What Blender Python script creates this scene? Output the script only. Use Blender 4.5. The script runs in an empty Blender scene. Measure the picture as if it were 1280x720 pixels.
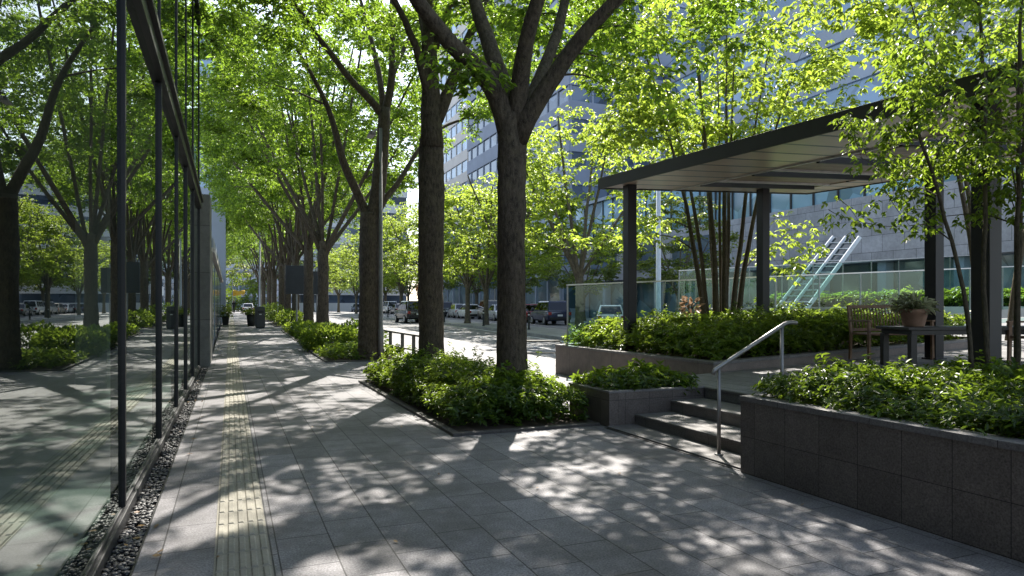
import bpy, bmesh, math, random
import numpy as np
from mathutils import Vector, Matrix
PI = math.pi
sc = bpy.context.scene
C = sc.collection
# ------------------------------------------------------------------ camera maths (level camera, eye 1.5 m)
F, HX, HY, EYE = 853.0, 288.0, 385.0, 1.5
TH = math.atan((640 - HX) / F)
ST, CT = math.sin(TH), math.cos(TH)
def at(px, py, d):
    r = (px - 640) / F * d
    return (d * ST + r * CT, d * CT - r * ST, EYE + (HY - py) / F * d)
def gz(y):                      # the street climbs gently away from the camera
    return float(np.interp(y, [18, 22, 30, 38, 46, 110, 400], [0, .03, .2, .36, .44, .86, 1.6]))
# ------------------------------------------------------------------ materials
MATS = {}
class NT:
    def __init__(s, name):
        s.m = bpy.data.materials.new(name); s.m.use_nodes = True
        s.n = s.m.node_tree.nodes; s.l = s.m.node_tree.links; s.n.clear()
        s.out = s.n.new('ShaderNodeOutputMaterial')
        MATS[name] = s.m
    def add(s, t, **kw):
        nd = s.n.new(t)
        for k, v in kw.items():
            if k.startswith('_'): setattr(nd, k[1:], v)
        for k, v in kw.items():
            if not k.startswith('_'):
                s.set(nd, k, v)
        return nd
    def set(s, nd, k, v):
        i = nd.inputs[int(k[1:])] if k[0] == 'i' and k[1:].isdigit() else nd.inputs[k.replace('__', ' ')]
        if isinstance(v, bpy.types.NodeSocket): s.l.new(v, i)
        else: i.default_value = v
    def pos(s): return s.add('ShaderNodeNewGeometry').outputs['Position']
    def obj(s): return s.add('ShaderNodeTexCoord').outputs['Object']
    def noise(s, scale, vec=None, detail=4, rough=.55):
        nd = s.add('ShaderNodeTexNoise', Scale=scale, Detail=detail, Roughness=rough)
        if vec is not None: s.l.new(vec, nd.inputs['Vector'])
        return nd.outputs['Fac']
    def ramp(s, fac, stops):
        nd = s.add('ShaderNodeValToRGB'); s.l.new(fac, nd.inputs['Fac'])
        el = nd.color_ramp.elements
        while len(el) < len(stops): el.new(.5)
        for e, (p, c) in zip(el, stops):
            e.position = p; e.color = (c[0], c[1], c[2], 1) if not isinstance(c, (int, float)) else (c, c, c, 1)
        return nd.outputs['Color']
    def mix(s, fac, a, b, blend='MIX'):
        nd = s.add('ShaderNodeMix', _data_type='RGBA', _blend_type=blend)
        s.set(nd, 'i0', fac)
        for i, v in ((6, a), (7, b)):
            if isinstance(v, bpy.types.NodeSocket): s.l.new(v, nd.inputs[i])
            else: nd.inputs[i].default_value = (*v[:3], 1)
        return nd.outputs[2]
    def math(s, op, a, b=0.0, c=None):
        nd = s.add('ShaderNodeMath', _operation=op)
        s.set(nd, 'i0', a); s.set(nd, 'i1', b)
        if c is not None: s.set(nd, 'i2', c)
        return nd.outputs[0]
    def bump(s, h, strength=.3, dist=.02):
        return s.add('ShaderNodeBump', Strength=strength, Distance=dist, Height=h).outputs[0]
    def bsdf(s, color, rough=.6, metal=0.0, spec=.4, normal=None, **kw):
        b = s.add('ShaderNodeBsdfPrincipled')
        for k, v in (('Base Color', color), ('Roughness', rough), ('Metallic', metal), ('Specular IOR Level', spec)):
            if isinstance(v, tuple): v = (*v[:3], 1)
            s.set(b, k, v)
        if normal is not None: s.l.new(normal, b.inputs['Normal'])
        return b.outputs[0]
    def done(s, sh):
        s.l.new(sh, s.out.inputs['Surface']); return s.m
def rgb(*c): return (c[0], c[1], c[2], 1)
def swiz(t, order):             # swizzle the world position so a brick pattern can run on any face
    sep = t.add('ShaderNodeSeparateXYZ'); t.l.new(t.pos(), sep.inputs[0])
    cb = t.add('ShaderNodeCombineXYZ')
    for i, ax in enumerate(order): t.l.new(sep.outputs[ax], cb.inputs[i])
    return cb.outputs[0]
def granite(name, base, order=(1, 0, 2), w=.72, h=.36, joint=.006, off=.5, rough=.62, speck=.35, var=.12, offset=(0, 0, 0), spec=.35, dirt=.5, stains=False):
    t = NT(name); v = swiz(t, order)
    mp = t.add('ShaderNodeMapping', Vector=v); mp.inputs['Location'].default_value = offset
    br = t.add('ShaderNodeTexBrick', Vector=mp.outputs[0], Scale=1.0)
    br.offset = off; br.offset_frequency = 2
    br.inputs['Brick Width'].default_value = w; br.inputs['Row Height'].default_value = h
    br.inputs['Mortar Size'].default_value = joint; br.inputs['Mortar Smooth'].default_value = .2
    br.inputs['Color1'].default_value = rgb(*[b * (1 - var) for b in base]); br.inputs['Color2'].default_value = rgb(*[b * (1 + var) for b in base])
    br.inputs['Mortar'].default_value = rgb(*[b * .22 for b in base])
    p = t.pos()
    s1 = t.noise(75, p, 4, .8); s2 = t.noise(1.1, p, 5, .6); s3 = t.noise(420, p, 1, .5)
    col = t.mix(1.0, br.outputs['Color'], t.ramp(s1, [(.3, 1 - speck), (.7, 1 + speck)]), 'MULTIPLY')
    col = t.mix(1.0, col, t.ramp(s2, [(.25, 1 - dirt * .55), (.75, 1 + dirt * .3)]), 'MULTIPLY')
    s4 = t.noise(6.5, p, 4, .65)
    col = t.mix(.5, col, t.ramp(s4, [(.35, .72), (.62, 1.12)]), 'MULTIPLY')
    if stains:
        vo = t.add('ShaderNodeTexVoronoi', Scale=1.7, _feature='F1'); t.l.new(p, vo.inputs['Vector'])
        gum = t.ramp(vo.outputs['Distance'], [(.03, .55), (.05, 1.0)])
        col = t.mix(.8, col, gum, 'MULTIPLY')
        s5 = t.noise(.45, p, 6, .75)
        col = t.mix(.8, col, t.ramp(s5, [(.40, .62), (.52, 1.03)]), 'MULTIPLY')
    hgt = t.math('SUBTRACT', t.math('MULTIPLY', s3, .12), br.outputs['Fac'])
    return t.done(t.bsdf(col, t.math('MULTIPLY_ADD', s2, .25, rough - .12), spec=spec, normal=t.bump(hgt, .5, .004)))
granite('paving', (.198, .191, .196), (1, 0, 2), .54, .33, .005, .5, offset=(.2, .06, 0), speck=.75, var=.2, dirt=.7, stains=True)
granite('terrace_paving', (.24, .232, .228), (1, 0, 2), .6, .3, .006, .5)
granite('wall_x', (.17, .146, .130), (1, 2, 0), .36, .33, .003, 0, rough=.42, speck=.6, offset=(.25, -.005, 0), dirt=.35)
granite('wall_y', (.17, .146, .130), (0, 2, 1), .36, .33, .003, 0, rough=.42, speck=.6, offset=(.05, -.005, 0), dirt=.35)
granite('planter_back_x', (.23, .19, .165), (1, 2, 0), .9, 1.2, .004, 0, speck=.25)
granite('step_stone', (.2, .188, .18), (1, 0, 2), 1.2, .55, .003, 0, speck=.4)
granite('coping', (.2, .19, .185), (1, 0, 2), .9, 3, .003, 0, speck=.45)
granite('kerb_stone', (.3, .29, .28), (1, 0, 2), .9, 3, .006, 0)
granite('bed_edge', (.09, .082, .075), (1, 0, 2), .9, 3, .004, 0)
granite('far_pavement', (.36, .35, .34), (1, 0, 2), .6, .6, .006, .5)
granite('clad_grey', (.40, .395, .41), (1, 2, 0), 1.3, .9, .012, .5, speck=.1, rough=.5)
granite('clad_grey_y', (.5, .495, .52), (0, 2, 1), 1.3, .9, .012, .5, speck=.1, rough=.5)
granite('portal_stone', (.20, .195, .18), (0, 2, 1), .8, 1.2, .006, 0, speck=.2)
def asphalt():
    t = NT('asphalt'); p = t.pos()
    a = t.noise(90, p, 3, .7); b = t.noise(.35, p, 5, .6)
    col = t.mix(1, t.ramp(a, [(.3, (.13, .128, .126)), (.7, (.21, .207, .205))]), t.ramp(b, [(.3, .75), (.7, 1.2)]), 'MULTIPLY')
    t.done(t.bsdf(col, .8, normal=t.bump(a, .5, .006)))
asphalt()
def simple(name, col, rough=.5, metal=0, var=.12, scale=8, bump=0, spec=.4, coat=0):
    t = NT(name); p = t.obj()
    n = t.noise(scale, p, 4)
    c = t.mix(1, (col[0], col[1], col[2]), t.ramp(n, [(.3, 1 - var), (.7, 1 + var)]), 'MULTIPLY')
    sh = t.add('ShaderNodeBsdfPrincipled')
    t.l.new(c, sh.inputs['Base Color']); t.l.new(t.math('MULTIPLY_ADD', n, .2, rough - .1), sh.inputs['Roughness'])
    sh.inputs['Metallic'].default_value = metal; sh.inputs['Specular IOR Level'].default_value = spec
    sh.inputs['Coat Weight'].default_value = coat; sh.inputs['Coat Roughness'].default_value = .08
    if bump: t.l.new(t.bump(t.noise(scale * 6, p, 3), bump, .01), sh.inputs['Normal'])
    return t.done(sh.outputs[0])
simple('soil', (.045, .032, .022), .95, 0, .4, 9, .8)
simple('dark_metal', (.036, .034, .03), .6, .1, .25, 3)
simple('post_metal', (.018, .017, .017), .5, .2, .3, 3)
simple('frame_metal', (.012, .012, .013), .45, .2, .25, 4)
simple('steel', (.27, .265, .26), .5, .9, .15, 12)
simple('galvanised', (.34, .34, .34), .45, .7, .15, 10)
simple('base_metal', (.035, .035, .036), .5, .2, .25, 9)
simple('bright_metal', (.68, .67, .65), .35, .15, .1, 9)
simple('lamp_grey', (.20, .195, .185), .55, .3, .2, 9)
simple('rail_metal', (.12, .115, .1), .5, .4, .2, 10)
simple('ladder_steel', (.62, .65, .70), .5, .1, .1, 8)
simple('white_wall', (.5, .49, .48), .7, 0, .1, 2)
simple('road_paint', (.75, .75, .73), .6, 0, .15, 5)
simple('hedge_core', (.018, .03, .008), .9, 0, .3, 6)
simple('terracotta', (.34, .21, .15), .75, 0, .2, 12, .3)
simple('bin_grey', (.06, .06, .062), .5, .2, .15, 6)
simple('tyre', (.02, .02, .02), .85, 0, .2, 20)
simple('alloy', (.4, .4, .41), .35, .9, .1, 10)
simple('trim_black', (.02, .02, .021), .55, 0, .2, 10)
simple('tail_lamp', (.35, .02, .015), .25, 0, .1, 10, coat=.5)
simple('head_lamp', (.7, .7, .7), .15, 0, .1, 10, coat=.6)
simple('plate_white', (.7, .7, .66), .5, 0, .05, 10)
simple('sign_dark', (.03, .034, .04), .5, .1, .2, 2)
simple('interior_dark', (.14, .15, .145), .8, 0, .3, .6)
simple('interior_floor', (.40, .40, .38), .5, 0, .2, .8)
simple('interior_ceiling', (.4, .4, .4), .8, 0, .1, 1)
simple('skin', (.42, .27, .2), .6)
simple('hair', (.015, .012, .01), .6)
simple('pot_dark', (.02, .02, .02), .6)
simple('blue_panel', (.04, .14, .55), .5)
simple('red_panel', (.5, .06, .05), .5)
simple('yellow_panel', (.65, .40, .04), .6)
simple('pole_brown', (.12, .06, .035), .7)
for nm, c in dict(car_navy=(.014, .022, .06), car_silver=(.42, .43, .44), car_white=(.72, .72, .71), car_black=(.012, .012, .014),
                  car_beige=(.36, .31, .24), car_grey=(.14, .145, .15), car_red=(.22, .03, .025), car_blue=(.04, .09, .2)).items():
    simple(nm, c, .3, .25, .04, 3, coat=.8)
def glass(name, tint, ior, gloss, rough=0.0):
    t = NT(name)
    bf = t.add('ShaderNodeNewGeometry').outputs['Backfacing']   # same reflection from either side of a sheet
    fr = t.add('ShaderNodeFresnel', IOR=t.math('MULTIPLY_ADD', bf, 1 / ior - ior, ior)).outputs[0]
    tr = t.add('ShaderNodeBsdfTransparent', Color=rgb(*tint)).outputs[0]
    gl = t.add('ShaderNodeBsdfGlossy', Color=rgb(*gloss), Roughness=rough).outputs[0]
    mx = t.add('ShaderNodeMixShader', i0=fr, i1=tr, i2=gl)
    return t.done(mx.outputs[0])
glass('facade_glass', (.52, .62, .58), 3.6, (.95, 1.0, .97))
glass('rail_glass', (.78, .90, .87), 1.35, (.95, 1, .98))
glass('roof_glass', (.10, .19, .21), 1.5, (.95, 1, .98))
glass('car_glass', (.06, .07, .075), 1.6, (.95, .97, 1))
def curtain(name, tint=(.10, .17, .24), ior=1.9):  # opaque-looking tower glass: dark tinted body with a clear reflecting skin
    t = NT(name); p = t.pos()
    w = t.add('ShaderNodeTexVoronoi', Scale=.45); t.l.new(p, w.inputs['Vector'])
    c = t.mix(1, tint, t.ramp(w.outputs['Color'], [(.2, .55), (.8, 1.4)]), 'MULTIPLY')
    return t.done(t.bsdf(c, .08, 0, .9))
curtain('tower_glass', (.20, .30, .41)); curtain('dark_glass', (.09, .12, .17)); curtain('shop_glass', (.11, .16, .19)); curtain('teal_glass', (.22, .36, .45))
simple('spandrel_beige', (.62, .57, .52), .7, 0, .1, .4)
simple('spandrel_grey', (.27, .30, .37), .7, 0, .1, .4)
simple('spandrel_white', (.8, .8, .8), .7, 0, .08, .4)
simple('spandrel_blue', (.33, .37, .43), .6, 0, .1, .4)
def bark(name, c0, c1, sc_=1.0):
    t = NT(name); v = t.obj()
    mp = t.add('ShaderNodeMapping', Vector=v); mp.inputs['Scale'].default_value = (1, 1, .35)
    a = t.noise(26 * sc_, mp.outputs[0], 6, .65); b = t.noise(5, v, 4, .6); d = t.noise(75 * sc_, v, 3, .7)
    col = t.ramp(a, [(.32, c0), (.66, c1)])
    col = t.mix(t.ramp(b, [(.5, 0.0), (.72, .55)]), col, (c1[0] * 1.25, c1[1] * 1.3, c1[2] * 1.1))
    col = t.mix(t.ramp(d, [(.58, 0.0), (.66, .6)]), col, (.17, .165, .135))
    h = t.math('ADD', a, t.math('MULTIPLY', d, .4))
    t.done(t.bsdf(col, .9, spec=.2, normal=t.bump(h, .9, .03)))
bark('bark', (.032, .025, .018), (.125, .10, .074))
bark('bark_pale', (.06, .05, .038), (.17, .145, .11))
bark('bark_stem', (.055, .045, .03), (.14, .115, .08), 2)
def leaf(name, dark, light, trans, tfac=.5, rough=.45):
    t = NT(name)
    r = t.add('ShaderNodeNewGeometry').outputs['Random Per Island']
    n = t.noise(.55, t.obj(), 2)
    f = t.math('MULTIPLY_ADD', n, .9, t.math('MULTIPLY_ADD', r, .7, -.35))
    col = t.ramp(f, [(.15, dark), (.8, light)])
    tc = t.ramp(f, [(.15, tuple(x * .6 for x in trans)), (.8, trans)])
    b = t.bsdf(col, rough, spec=.45)
    tr = t.add('ShaderNodeBsdfTranslucent'); t.l.new(tc, tr.inputs['Color'])
    mx = t.add('ShaderNodeMixShader', i0=tfac, i1=b, i2=tr.outputs[0])
    return t.done(mx.outputs[0])
leaf('leaf_street', (.03, .065, .012), (.075, .14, .02), (.39, .60, .05), .56)
leaf('leaf_bright', (.06, .11, .015), (.13, .20, .03), (.56, .72, .08), .58)
leaf('leaf_right', (.03, .07, .014), (.07, .13, .025), (.42, .60, .05), .52)
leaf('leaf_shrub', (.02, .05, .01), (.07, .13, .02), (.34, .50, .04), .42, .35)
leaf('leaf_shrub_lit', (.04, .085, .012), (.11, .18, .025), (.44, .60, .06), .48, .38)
leaf('leaf_far', (.04, .075, .015), (.09, .14, .035), (.46, .56, .08), .5)
leaf('leaf_grey', (.07, .10, .05), (.15, .19, .10), (.28, .36, .12), .35)
leaf('leaf_pale', (.35, .40, .22), (.72, .74, .55), (.45, .5, .25), .3)
leaf('leaf_pink', (.26, .16, .10), (.42, .28, .18), (.5, .32, .2), .35)
leaf('leaf_orange', (.35, .10, .03), (.5, .2, .05), (.7, .25, .05), .4)
leaf('leaf_dry', (.16, .08, .03), (.34, .22, .08), (.3, .15, .05), .2)
def soffit():
    t = NT('soffit_panel'); v = swiz(t, (0, 1, 2))
    br = t.add('ShaderNodeTexBrick', Vector=v, Scale=1.0); br.offset = 0
    br.inputs['Brick Width'].default_value = 40; br.inputs['Row Height'].default_value = .62
    br.inputs['Mortar Size'].default_value = .04
    br.inputs['Color1'].default_value = rgb(.56, .42, .33); br.inputs['Color2'].default_value = rgb(.66, .51, .41); br.inputs['Mortar'].default_value = rgb(.02, .02, .02)
    n = t.noise(1.5, t.pos(), 4)
    col = t.mix(1, br.outputs['Color'], t.ramp(n, [(.3, .85), (.7, 1.15)]), 'MULTIPLY')
    t.done(t.bsdf(col, t.math('MULTIPLY_ADD', n, .25, .2), .25, .6, normal=t.bump(t.math('SUBTRACT', 0, br.outputs['Fac']), .5, .006)))
soffit()
def wood(name, c0, c1, order=(0, 1, 2), row=.12):
    t = NT(name); v = swiz(t, order)
    br = t.add('ShaderNodeTexBrick', Vector=v, Scale=1.0); br.offset = .37
    br.inputs['Brick Width'].default_value = 2.4; br.inputs['Row Height'].default_value = row; br.inputs['Mortar Size'].default_value = .005
    br.inputs['Color1'].default_value = rgb(*c0); br.inputs['Color2'].default_value = rgb(*c1); br.inputs['Mortar'].default_value = rgb(.012, .01, .008)
    mp = t.add('ShaderNodeMapping', Vector=v); mp.inputs['Scale'].default_value = (1.2, 22, 22)
    n = t.noise(2.2, mp.outputs[0], 5)
    t.done(t.bsdf(t.mix(1, br.outputs['Color'], t.ramp(n, [(.3, .7), (.7, 1.25)]), 'MULTIPLY'), .5, spec=.4))
wood('wood_soffit', (.24, .16, .11), (.33, .22, .15))
simple('chair_wood', (.26, .16, .10), .55, 0, .3, 14)
simple('table_dark', (.028, .025, .023), .42, 0, .3, 8)
def tactile():
    t = NT('tactile_tile'); p = t.pos()
    a = t.noise(60, p, 3, .7); b = t.noise(1.6, p, 5, .65)
    c = t.mix(1, t.ramp(a, [(.3, (.245, .228, .18)), (.7, (.32, .302, .245))]), t.ramp(b, [(.3, .7), (.7, 1.15)]), 'MULTIPLY')
    t.done(t.bsdf(c, .7, normal=t.bump(a, .3, .003)))
tactile()
def pebble():
    t = NT('pebble')
    r = t.add('ShaderNodeNewGeometry').outputs['Random Per Island']
    t.done(t.bsdf(t.ramp(r, [(0, (.014, .014, .015)), (.6, (.045, .044, .043)), (1, (.11, .105, .10))]), .5, spec=.4, normal=t.bump(t.noise(120, t.pos(), 2), .2, .003)))
pebble()
def ground_m():
    t = NT('ground_soil'); n = t.noise(.2, t.pos(), 5)
    t.done(t.bsdf(t.ramp(n, [(.3, (.16, .155, .15)), (.7, (.24, .235, .23))]), .9))
ground_m()
# ------------------------------------------------------------------ mesh helpers
class MB:
    def __init__(s): s.v = []; s.f = []
    def add(s, vs, fs):
        o = len(s.v); s.v += [tuple(map(float, p)) for p in vs]; s.f += [tuple(i + o for i in f) for f in fs]; return s
    def box(s, x0, x1, y0, y1, z0, z1):
        return s.add([(x0, y0, z0), (x1, y0, z0), (x1, y1, z0), (x0, y1, z0), (x0, y0, z1), (x1, y0, z1), (x1, y1, z1), (x0, y1, z1)],
                     [(0, 3, 2, 1), (4, 5, 6, 7), (0, 1, 5, 4), (1, 2, 6, 5), (2, 3, 7, 6), (3, 0, 4, 7)])
    def hexa(s, b, t):          # 4 bottom + 4 top corners, counter-clockwise from above
        return s.add(list(b) + list(t), [(0, 3, 2, 1), (4, 5, 6, 7), (0, 1, 5, 4), (1, 2, 6, 5), (2, 3, 7, 6), (3, 0, 4, 7)])
    def slope(s, x0, x1, y0, y1, z0, zf):   # box whose top follows zf(x)
        return s.hexa([(x0, y0, z0), (x1, y0, z0), (x1, y1, z0), (x0, y1, z0)], [(x0, y0, zf(x0)), (x1, y0, zf(x1)), (x1, y1, zf(x1)), (x0, y1, zf(x0))])
    def tube(s, pts, rad, n=8, cap=True, wob=0, rng=None, shape=None):
        P = np.array(pts, float); k = len(P)
        R = np.full(k, rad) if np.isscalar(rad) else np.array(rad, float)
        T = np.gradient(P, axis=0); T /= np.maximum(np.linalg.norm(T, axis=1, keepdims=True), 1e-9)
        ref = np.array([1., 0, 0]) if abs(T[0][0]) < .8 else np.array([0, 1., 0])
        u = np.cross(T[0], ref); u /= np.linalg.norm(u)
        o = len(s.v); ang = np.arange(n) * 2 * PI / n
        for i in range(k):
            u = u - T[i] * u.dot(T[i]); u /= max(np.linalg.norm(u), 1e-9); w = np.cross(T[i], u)
            rr = R[i] * (1 + (rng.normal(0, wob, n) if wob else 0))
            if shape is not None: rr = rr * shape(P[i], ang)
            ring = P[i] + np.outer(np.cos(ang) * rr, u) + np.outer(np.sin(ang) * rr, w)
            s.v += [tuple(q) for q in ring]
        for i in range(k - 1):
            for j in range(n):
                a = o + i * n + j; b = o + i * n + (j + 1) % n
                s.f.append((a, b, b + n, a + n))
        if cap:
            s.f.append(tuple(o + j for j in reversed(range(n)))); s.f.append(tuple(o + (k - 1) * n + j for j in range(n)))
        return s
    def cyl(s, x, y, z0, z1, r0, r1=None, n=16):
        return s.tube([(x, y, z0), (x, y, z1)], [r0, r0 if r1 is None else r1], n)
    def bar(s, a, b, w, h=None):            # rectangular bar between two points
        a, b = Vector(a), Vector(b); h = h or w; d = (b - a).normalized()
        up = Vector((0, 0, 1)) if abs(d.z) < .95 else Vector((0, 1, 0))
        r = d.cross(up).normalized() * w / 2; u = r.cross(d).normalized() * h / 2
        return s.add([p + x * r + y * u for p in (a, b) for x, y in ((-1, -1), (1, -1), (1, 1), (-1, 1))],
                     [(0, 1, 2, 3), (7, 6, 5, 4), (0, 4, 5, 1), (1, 5, 6, 2), (2, 6, 7, 3), (3, 7, 4, 0)])
    def build(s, name, mat, parent=None, smooth=False, bevel=0, loc=None):
        me = bpy.data.meshes.new(name); me.from_pydata(s.v, [], s.f); me.update()
        return link(name, me, mat, parent, smooth, bevel, loc)
def link(name, me, mat, parent=None, smooth=False, bevel=0, loc=None):
    if mat: me.materials.append(MATS[mat])
    if smooth: me.polygons.foreach_set('use_smooth', [True] * len(me.polygons))
    o = bpy.data.objects.new(name, me); C.objects.link(o)
    if parent: o.parent = parent
    if loc is not None: o.location = loc
    if bevel:
        b = o.modifiers.new('Bevel', 'BEVEL'); b.width = bevel; b.segments = 2; b.limit_method = 'ANGLE'; b.angle_limit = .6
    return o
def tag(o, label=None, cat=None, group=None, kind=None):
    for k, v in (('label', label), ('category', cat), ('group', group), ('kind', kind)):
        if v: o[k] = v
    return o
def thing(name, label, cat, loc=(0, 0, 0), rz=0, group=None):
    o = bpy.data.objects.new(name, None); C.objects.link(o); o.empty_display_size = .2
    o.location = loc; o.rotation_euler = (0, 0, rz)
    return tag(o, label, cat, group)
def copy_tree(o, parent=None):
    c = o.copy(); C.objects.link(c)
    if parent: c.parent = parent
    for ch in KIDS.get(o, []): KIDS.setdefault(c, []).append(copy_tree(ch, c))
    return c
KIDS = {}
def index_kids(o):
    KIDS[o] = [x for x in C.objects if x.parent == o]
    for k in KIDS[o]: index_kids(k)
def struct(o): return tag(o, kind='structure')
# ------------------------------------------------------------------ leaves
def leaf_mesh(name, pos, dirs, nrm, ln, wd, simple_=False, curl=.12):
    N = len(pos)
    d = dirs / np.maximum(np.linalg.norm(dirs, axis=1, keepdims=True), 1e-9)
    sd = np.cross(d, nrm); sd /= np.maximum(np.linalg.norm(sd, axis=1, keepdims=True), 1e-9)
    up = np.cross(sd, d)
    prof = [(0, 0, 0), (.5, .42, .10), (0, 1, -curl), (-.5, .42, .10)] if simple_ else \
           [(0, 0, 0), (.40, .22, .08), (.42, .58, .06), (0, 1, -curl), (-.42, .58, .06), (-.40, .22, .08)]
    k = len(prof); V = np.empty((N, k, 3))
    for i, (a, b, c) in enumerate(prof):
        V[:, i] = pos + sd * (a * wd)[:, None] + d * (b * ln)[:, None] + up * (c * ln)[:, None]
    o = np.arange(N)[:, None] * k
    fs = np.concatenate([o + np.array([[0, 1, 2]]), o + np.array([[0, 2, 3]])]) if simple_ else \
        np.concatenate([o + np.array([[0, 1, 2, 3]]), o + np.array([[0, 3, 4, 5]])])
    q = fs.shape[1]
    me = bpy.data.meshes.new(name)
    me.vertices.add(N * k); me.vertices.foreach_set('co', V.reshape(-1))
    me.loops.add(fs.size); me.loops.foreach_set('vertex_index', fs.reshape(-1).astype(np.int32))
    me.polygons.add(len(fs)); me.polygons.foreach_set('loop_start', (np.arange(len(fs)) * q).astype(np.int32))
    me.polygons.foreach_set('loop_total', np.full(len(fs), q, np.int32))
    me.update(calc_edges=True)
    return me
def rand_dir(rng, n):
    v = rng.normal(size=(n, 3)); return v / np.linalg.norm(v, axis=1, keepdims=True)
def smooth_path(pts, n):
    P = np.array(pts, float)
    for _ in range(2):
        Q = [P[0]]
        for a, b in zip(P[:-1], P[1:]): Q += [a * .75 + b * .25, a * .25 + b * .75]
        Q.append(P[-1]); P = np.array(Q)
    t = np.concatenate([[0], np.cumsum(np.linalg.norm(np.diff(P, axis=0), axis=1))])
    s = np.linspace(0, t[-1], n)
    return np.stack([np.interp(s, t, P[:, i]) for i in range(3)], 1)
def make_tree(rng, trunk, limbs, crown, ntips, nleaf, lsize, leafmat, barkmat, parent, extra_tips=(), simple_=False, droop=.25, tw=1.0, spray=.34, n_side=12, hollow=.12, tmin=.3, fan=4, keep=None):
    """trunk: [(x,y,z,r)...] local; limbs: [(pts, r0, r1)]; crown: (centre, radii, zmin)"""
    mb = MB(); tp = np.array(trunk, float)
    tt = np.linspace(0, len(tp) - 1, len(tp) * 8)
    P = np.stack([np.interp(tt, range(len(tp)), tp[:, i]) for i in range(4)], 1)
    P[1:-1, :2] += rng.normal(0, .006, (len(P) - 2, 2))
    ph = rng.uniform(0, 6.28, 6); burl = [(rng.uniform(0, 6.28), rng.uniform(.3, .9) * tp[-1][2], rng.uniform(.06, .16)) for _ in range(5 if tp[-1][2] > 1 else 0)]
    def shape(p, a):
        z = p[2]
        f = 1 + .045 * np.sin(2 * a + z * .9 + ph[0]) + .035 * np.sin(3 * a - z * 1.7 + ph[1]) + .02 * np.sin(5 * a + z * 2.6 + ph[2])
        f = f + .30 * math.exp(-max(z, 0) / .28) * (.5 + .5 * np.sin(5 * a + ph[3]))
        for b0, bz_, h in burl: f = f + h * np.exp(-((np.angle(np.exp(1j * (a - b0))) / .38) ** 2) - ((z - bz_) / .13) ** 2)
        return f
    mb.tube(P[:, :3], P[:, 3], max(n_side, 8), True, .012, rng, shape)
    nodes, rads = [], []
    for pts, r0, r1 in limbs:
        S = smooth_path(pts, 14); S[2:] += np.cumsum(rng.normal(0, .012, (12, 3)), axis=0)
        R = r0 + (r1 - r0) * np.linspace(0, 1, 14) ** .85
        mb.tube(S, R, max(8, n_side - 3), True, .03, rng)
        nodes += list(S[3:]); rads += list(R[3:])
    nodes = np.array(nodes); rads = np.array(rads)
    c, rd, zmin = np.array(crown[0], float), np.array(crown[1], float), crown[2]
    tips = []
    while len(tips) < ntips:
        p = rand_dir(rng, 1)[0] * rng.uniform(hollow, 1) ** .45
        p = c + p * rd
        if p[2] > zmin + rng.uniform(0, .6) and (keep is None or keep(p)): tips.append(p)
    tips = np.array(tips + [np.array(e, float) for e in extra_tips])
    dmin = np.array([np.min(np.linalg.norm(nodes - q, axis=1)) for q in tips])
    LP, LD, LB = [], [], []
    per = nleaf // len(tips)
    for i in np.argsort(dmin):
        q = tips[i]; dv = q - nodes; dist = np.linalg.norm(dv, axis=1)
        cost = dist + np.where(dv[:, 2] < .25 * dist, 1.1 * (.25 * dist - dv[:, 2]), 0)
        j = int(np.argmin(cost)); a = nodes[j]; L = dist[j]
        if L < .15: a = a - np.array([0, 0, .3])
        mid = (a + q) / 2 + np.array([0, 0, .10 * L]) + rng.normal(0, .05 * L + .02, 3)
        S = smooth_path([a, mid, q], 7)
        r0 = min(rads[j] * .6, .012 + .011 * L) * tw; R = np.linspace(r0, .004, 7)
        mb.tube(S, R, 5 if r0 < .03 else 6, False)
        nodes = np.concatenate([nodes, S[2:]]); rads = np.concatenate([rads, R[2:]])
        # leafy sprays along the outer part
        n = max(2, int(per * rng.uniform(.6, 1.4) / fan)); t = rng.uniform(tmin, 1.08, n)
        base = np.stack([np.interp(t, np.linspace(0, 1, 7), S[:, k]) for k in range(3)], 1)
        az = rng.uniform(0, 2 * PI, n); rr = spray * np.sqrt(rng.uniform(0, 1, n)) * rng.uniform(.7, 1.5)
        off = np.stack([np.cos(az) * rr, np.sin(az) * rr, rng.normal(0, .10, n) * spray / .34 - rr * .18], 1)
        for f in range(fan):        # leaves fan out from the end of each twig
            a2 = az + (f - (fan - 1) / 2) * 1.05 + rng.normal(0, .25, n)
            LP.append(base + off + rng.normal(0, .015, (n, 3)))
            LD.append(np.stack([np.cos(a2), np.sin(a2), -droop - rng.uniform(-.15, .45, n)], 1))
    pos = np.concatenate(LP); dirs = np.concatenate(LD) + 1e-4
    nr = rand_dir(rng, len(pos)) * .62 + np.array([0, 0, 1.0])
    ln = lsize * rng.uniform(.65, 1.25, len(pos)); wd = ln * rng.uniform(.42, .6, len(pos))
    tr = mb.build('trunk', barkmat, parent, True)
    cr = link('crown', leaf_mesh('crown', pos, dirs, nr, ln, wd, simple_), leafmat, parent)
    return tr, cr
def px_limbs(base, spec):       # limb courses given in the trunk's neighbourhood, relative to its base
    return [([tuple(np.array(at(*p)) - base) for p in pts], r0, r1) for pts, r0, r1 in spec]
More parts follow.
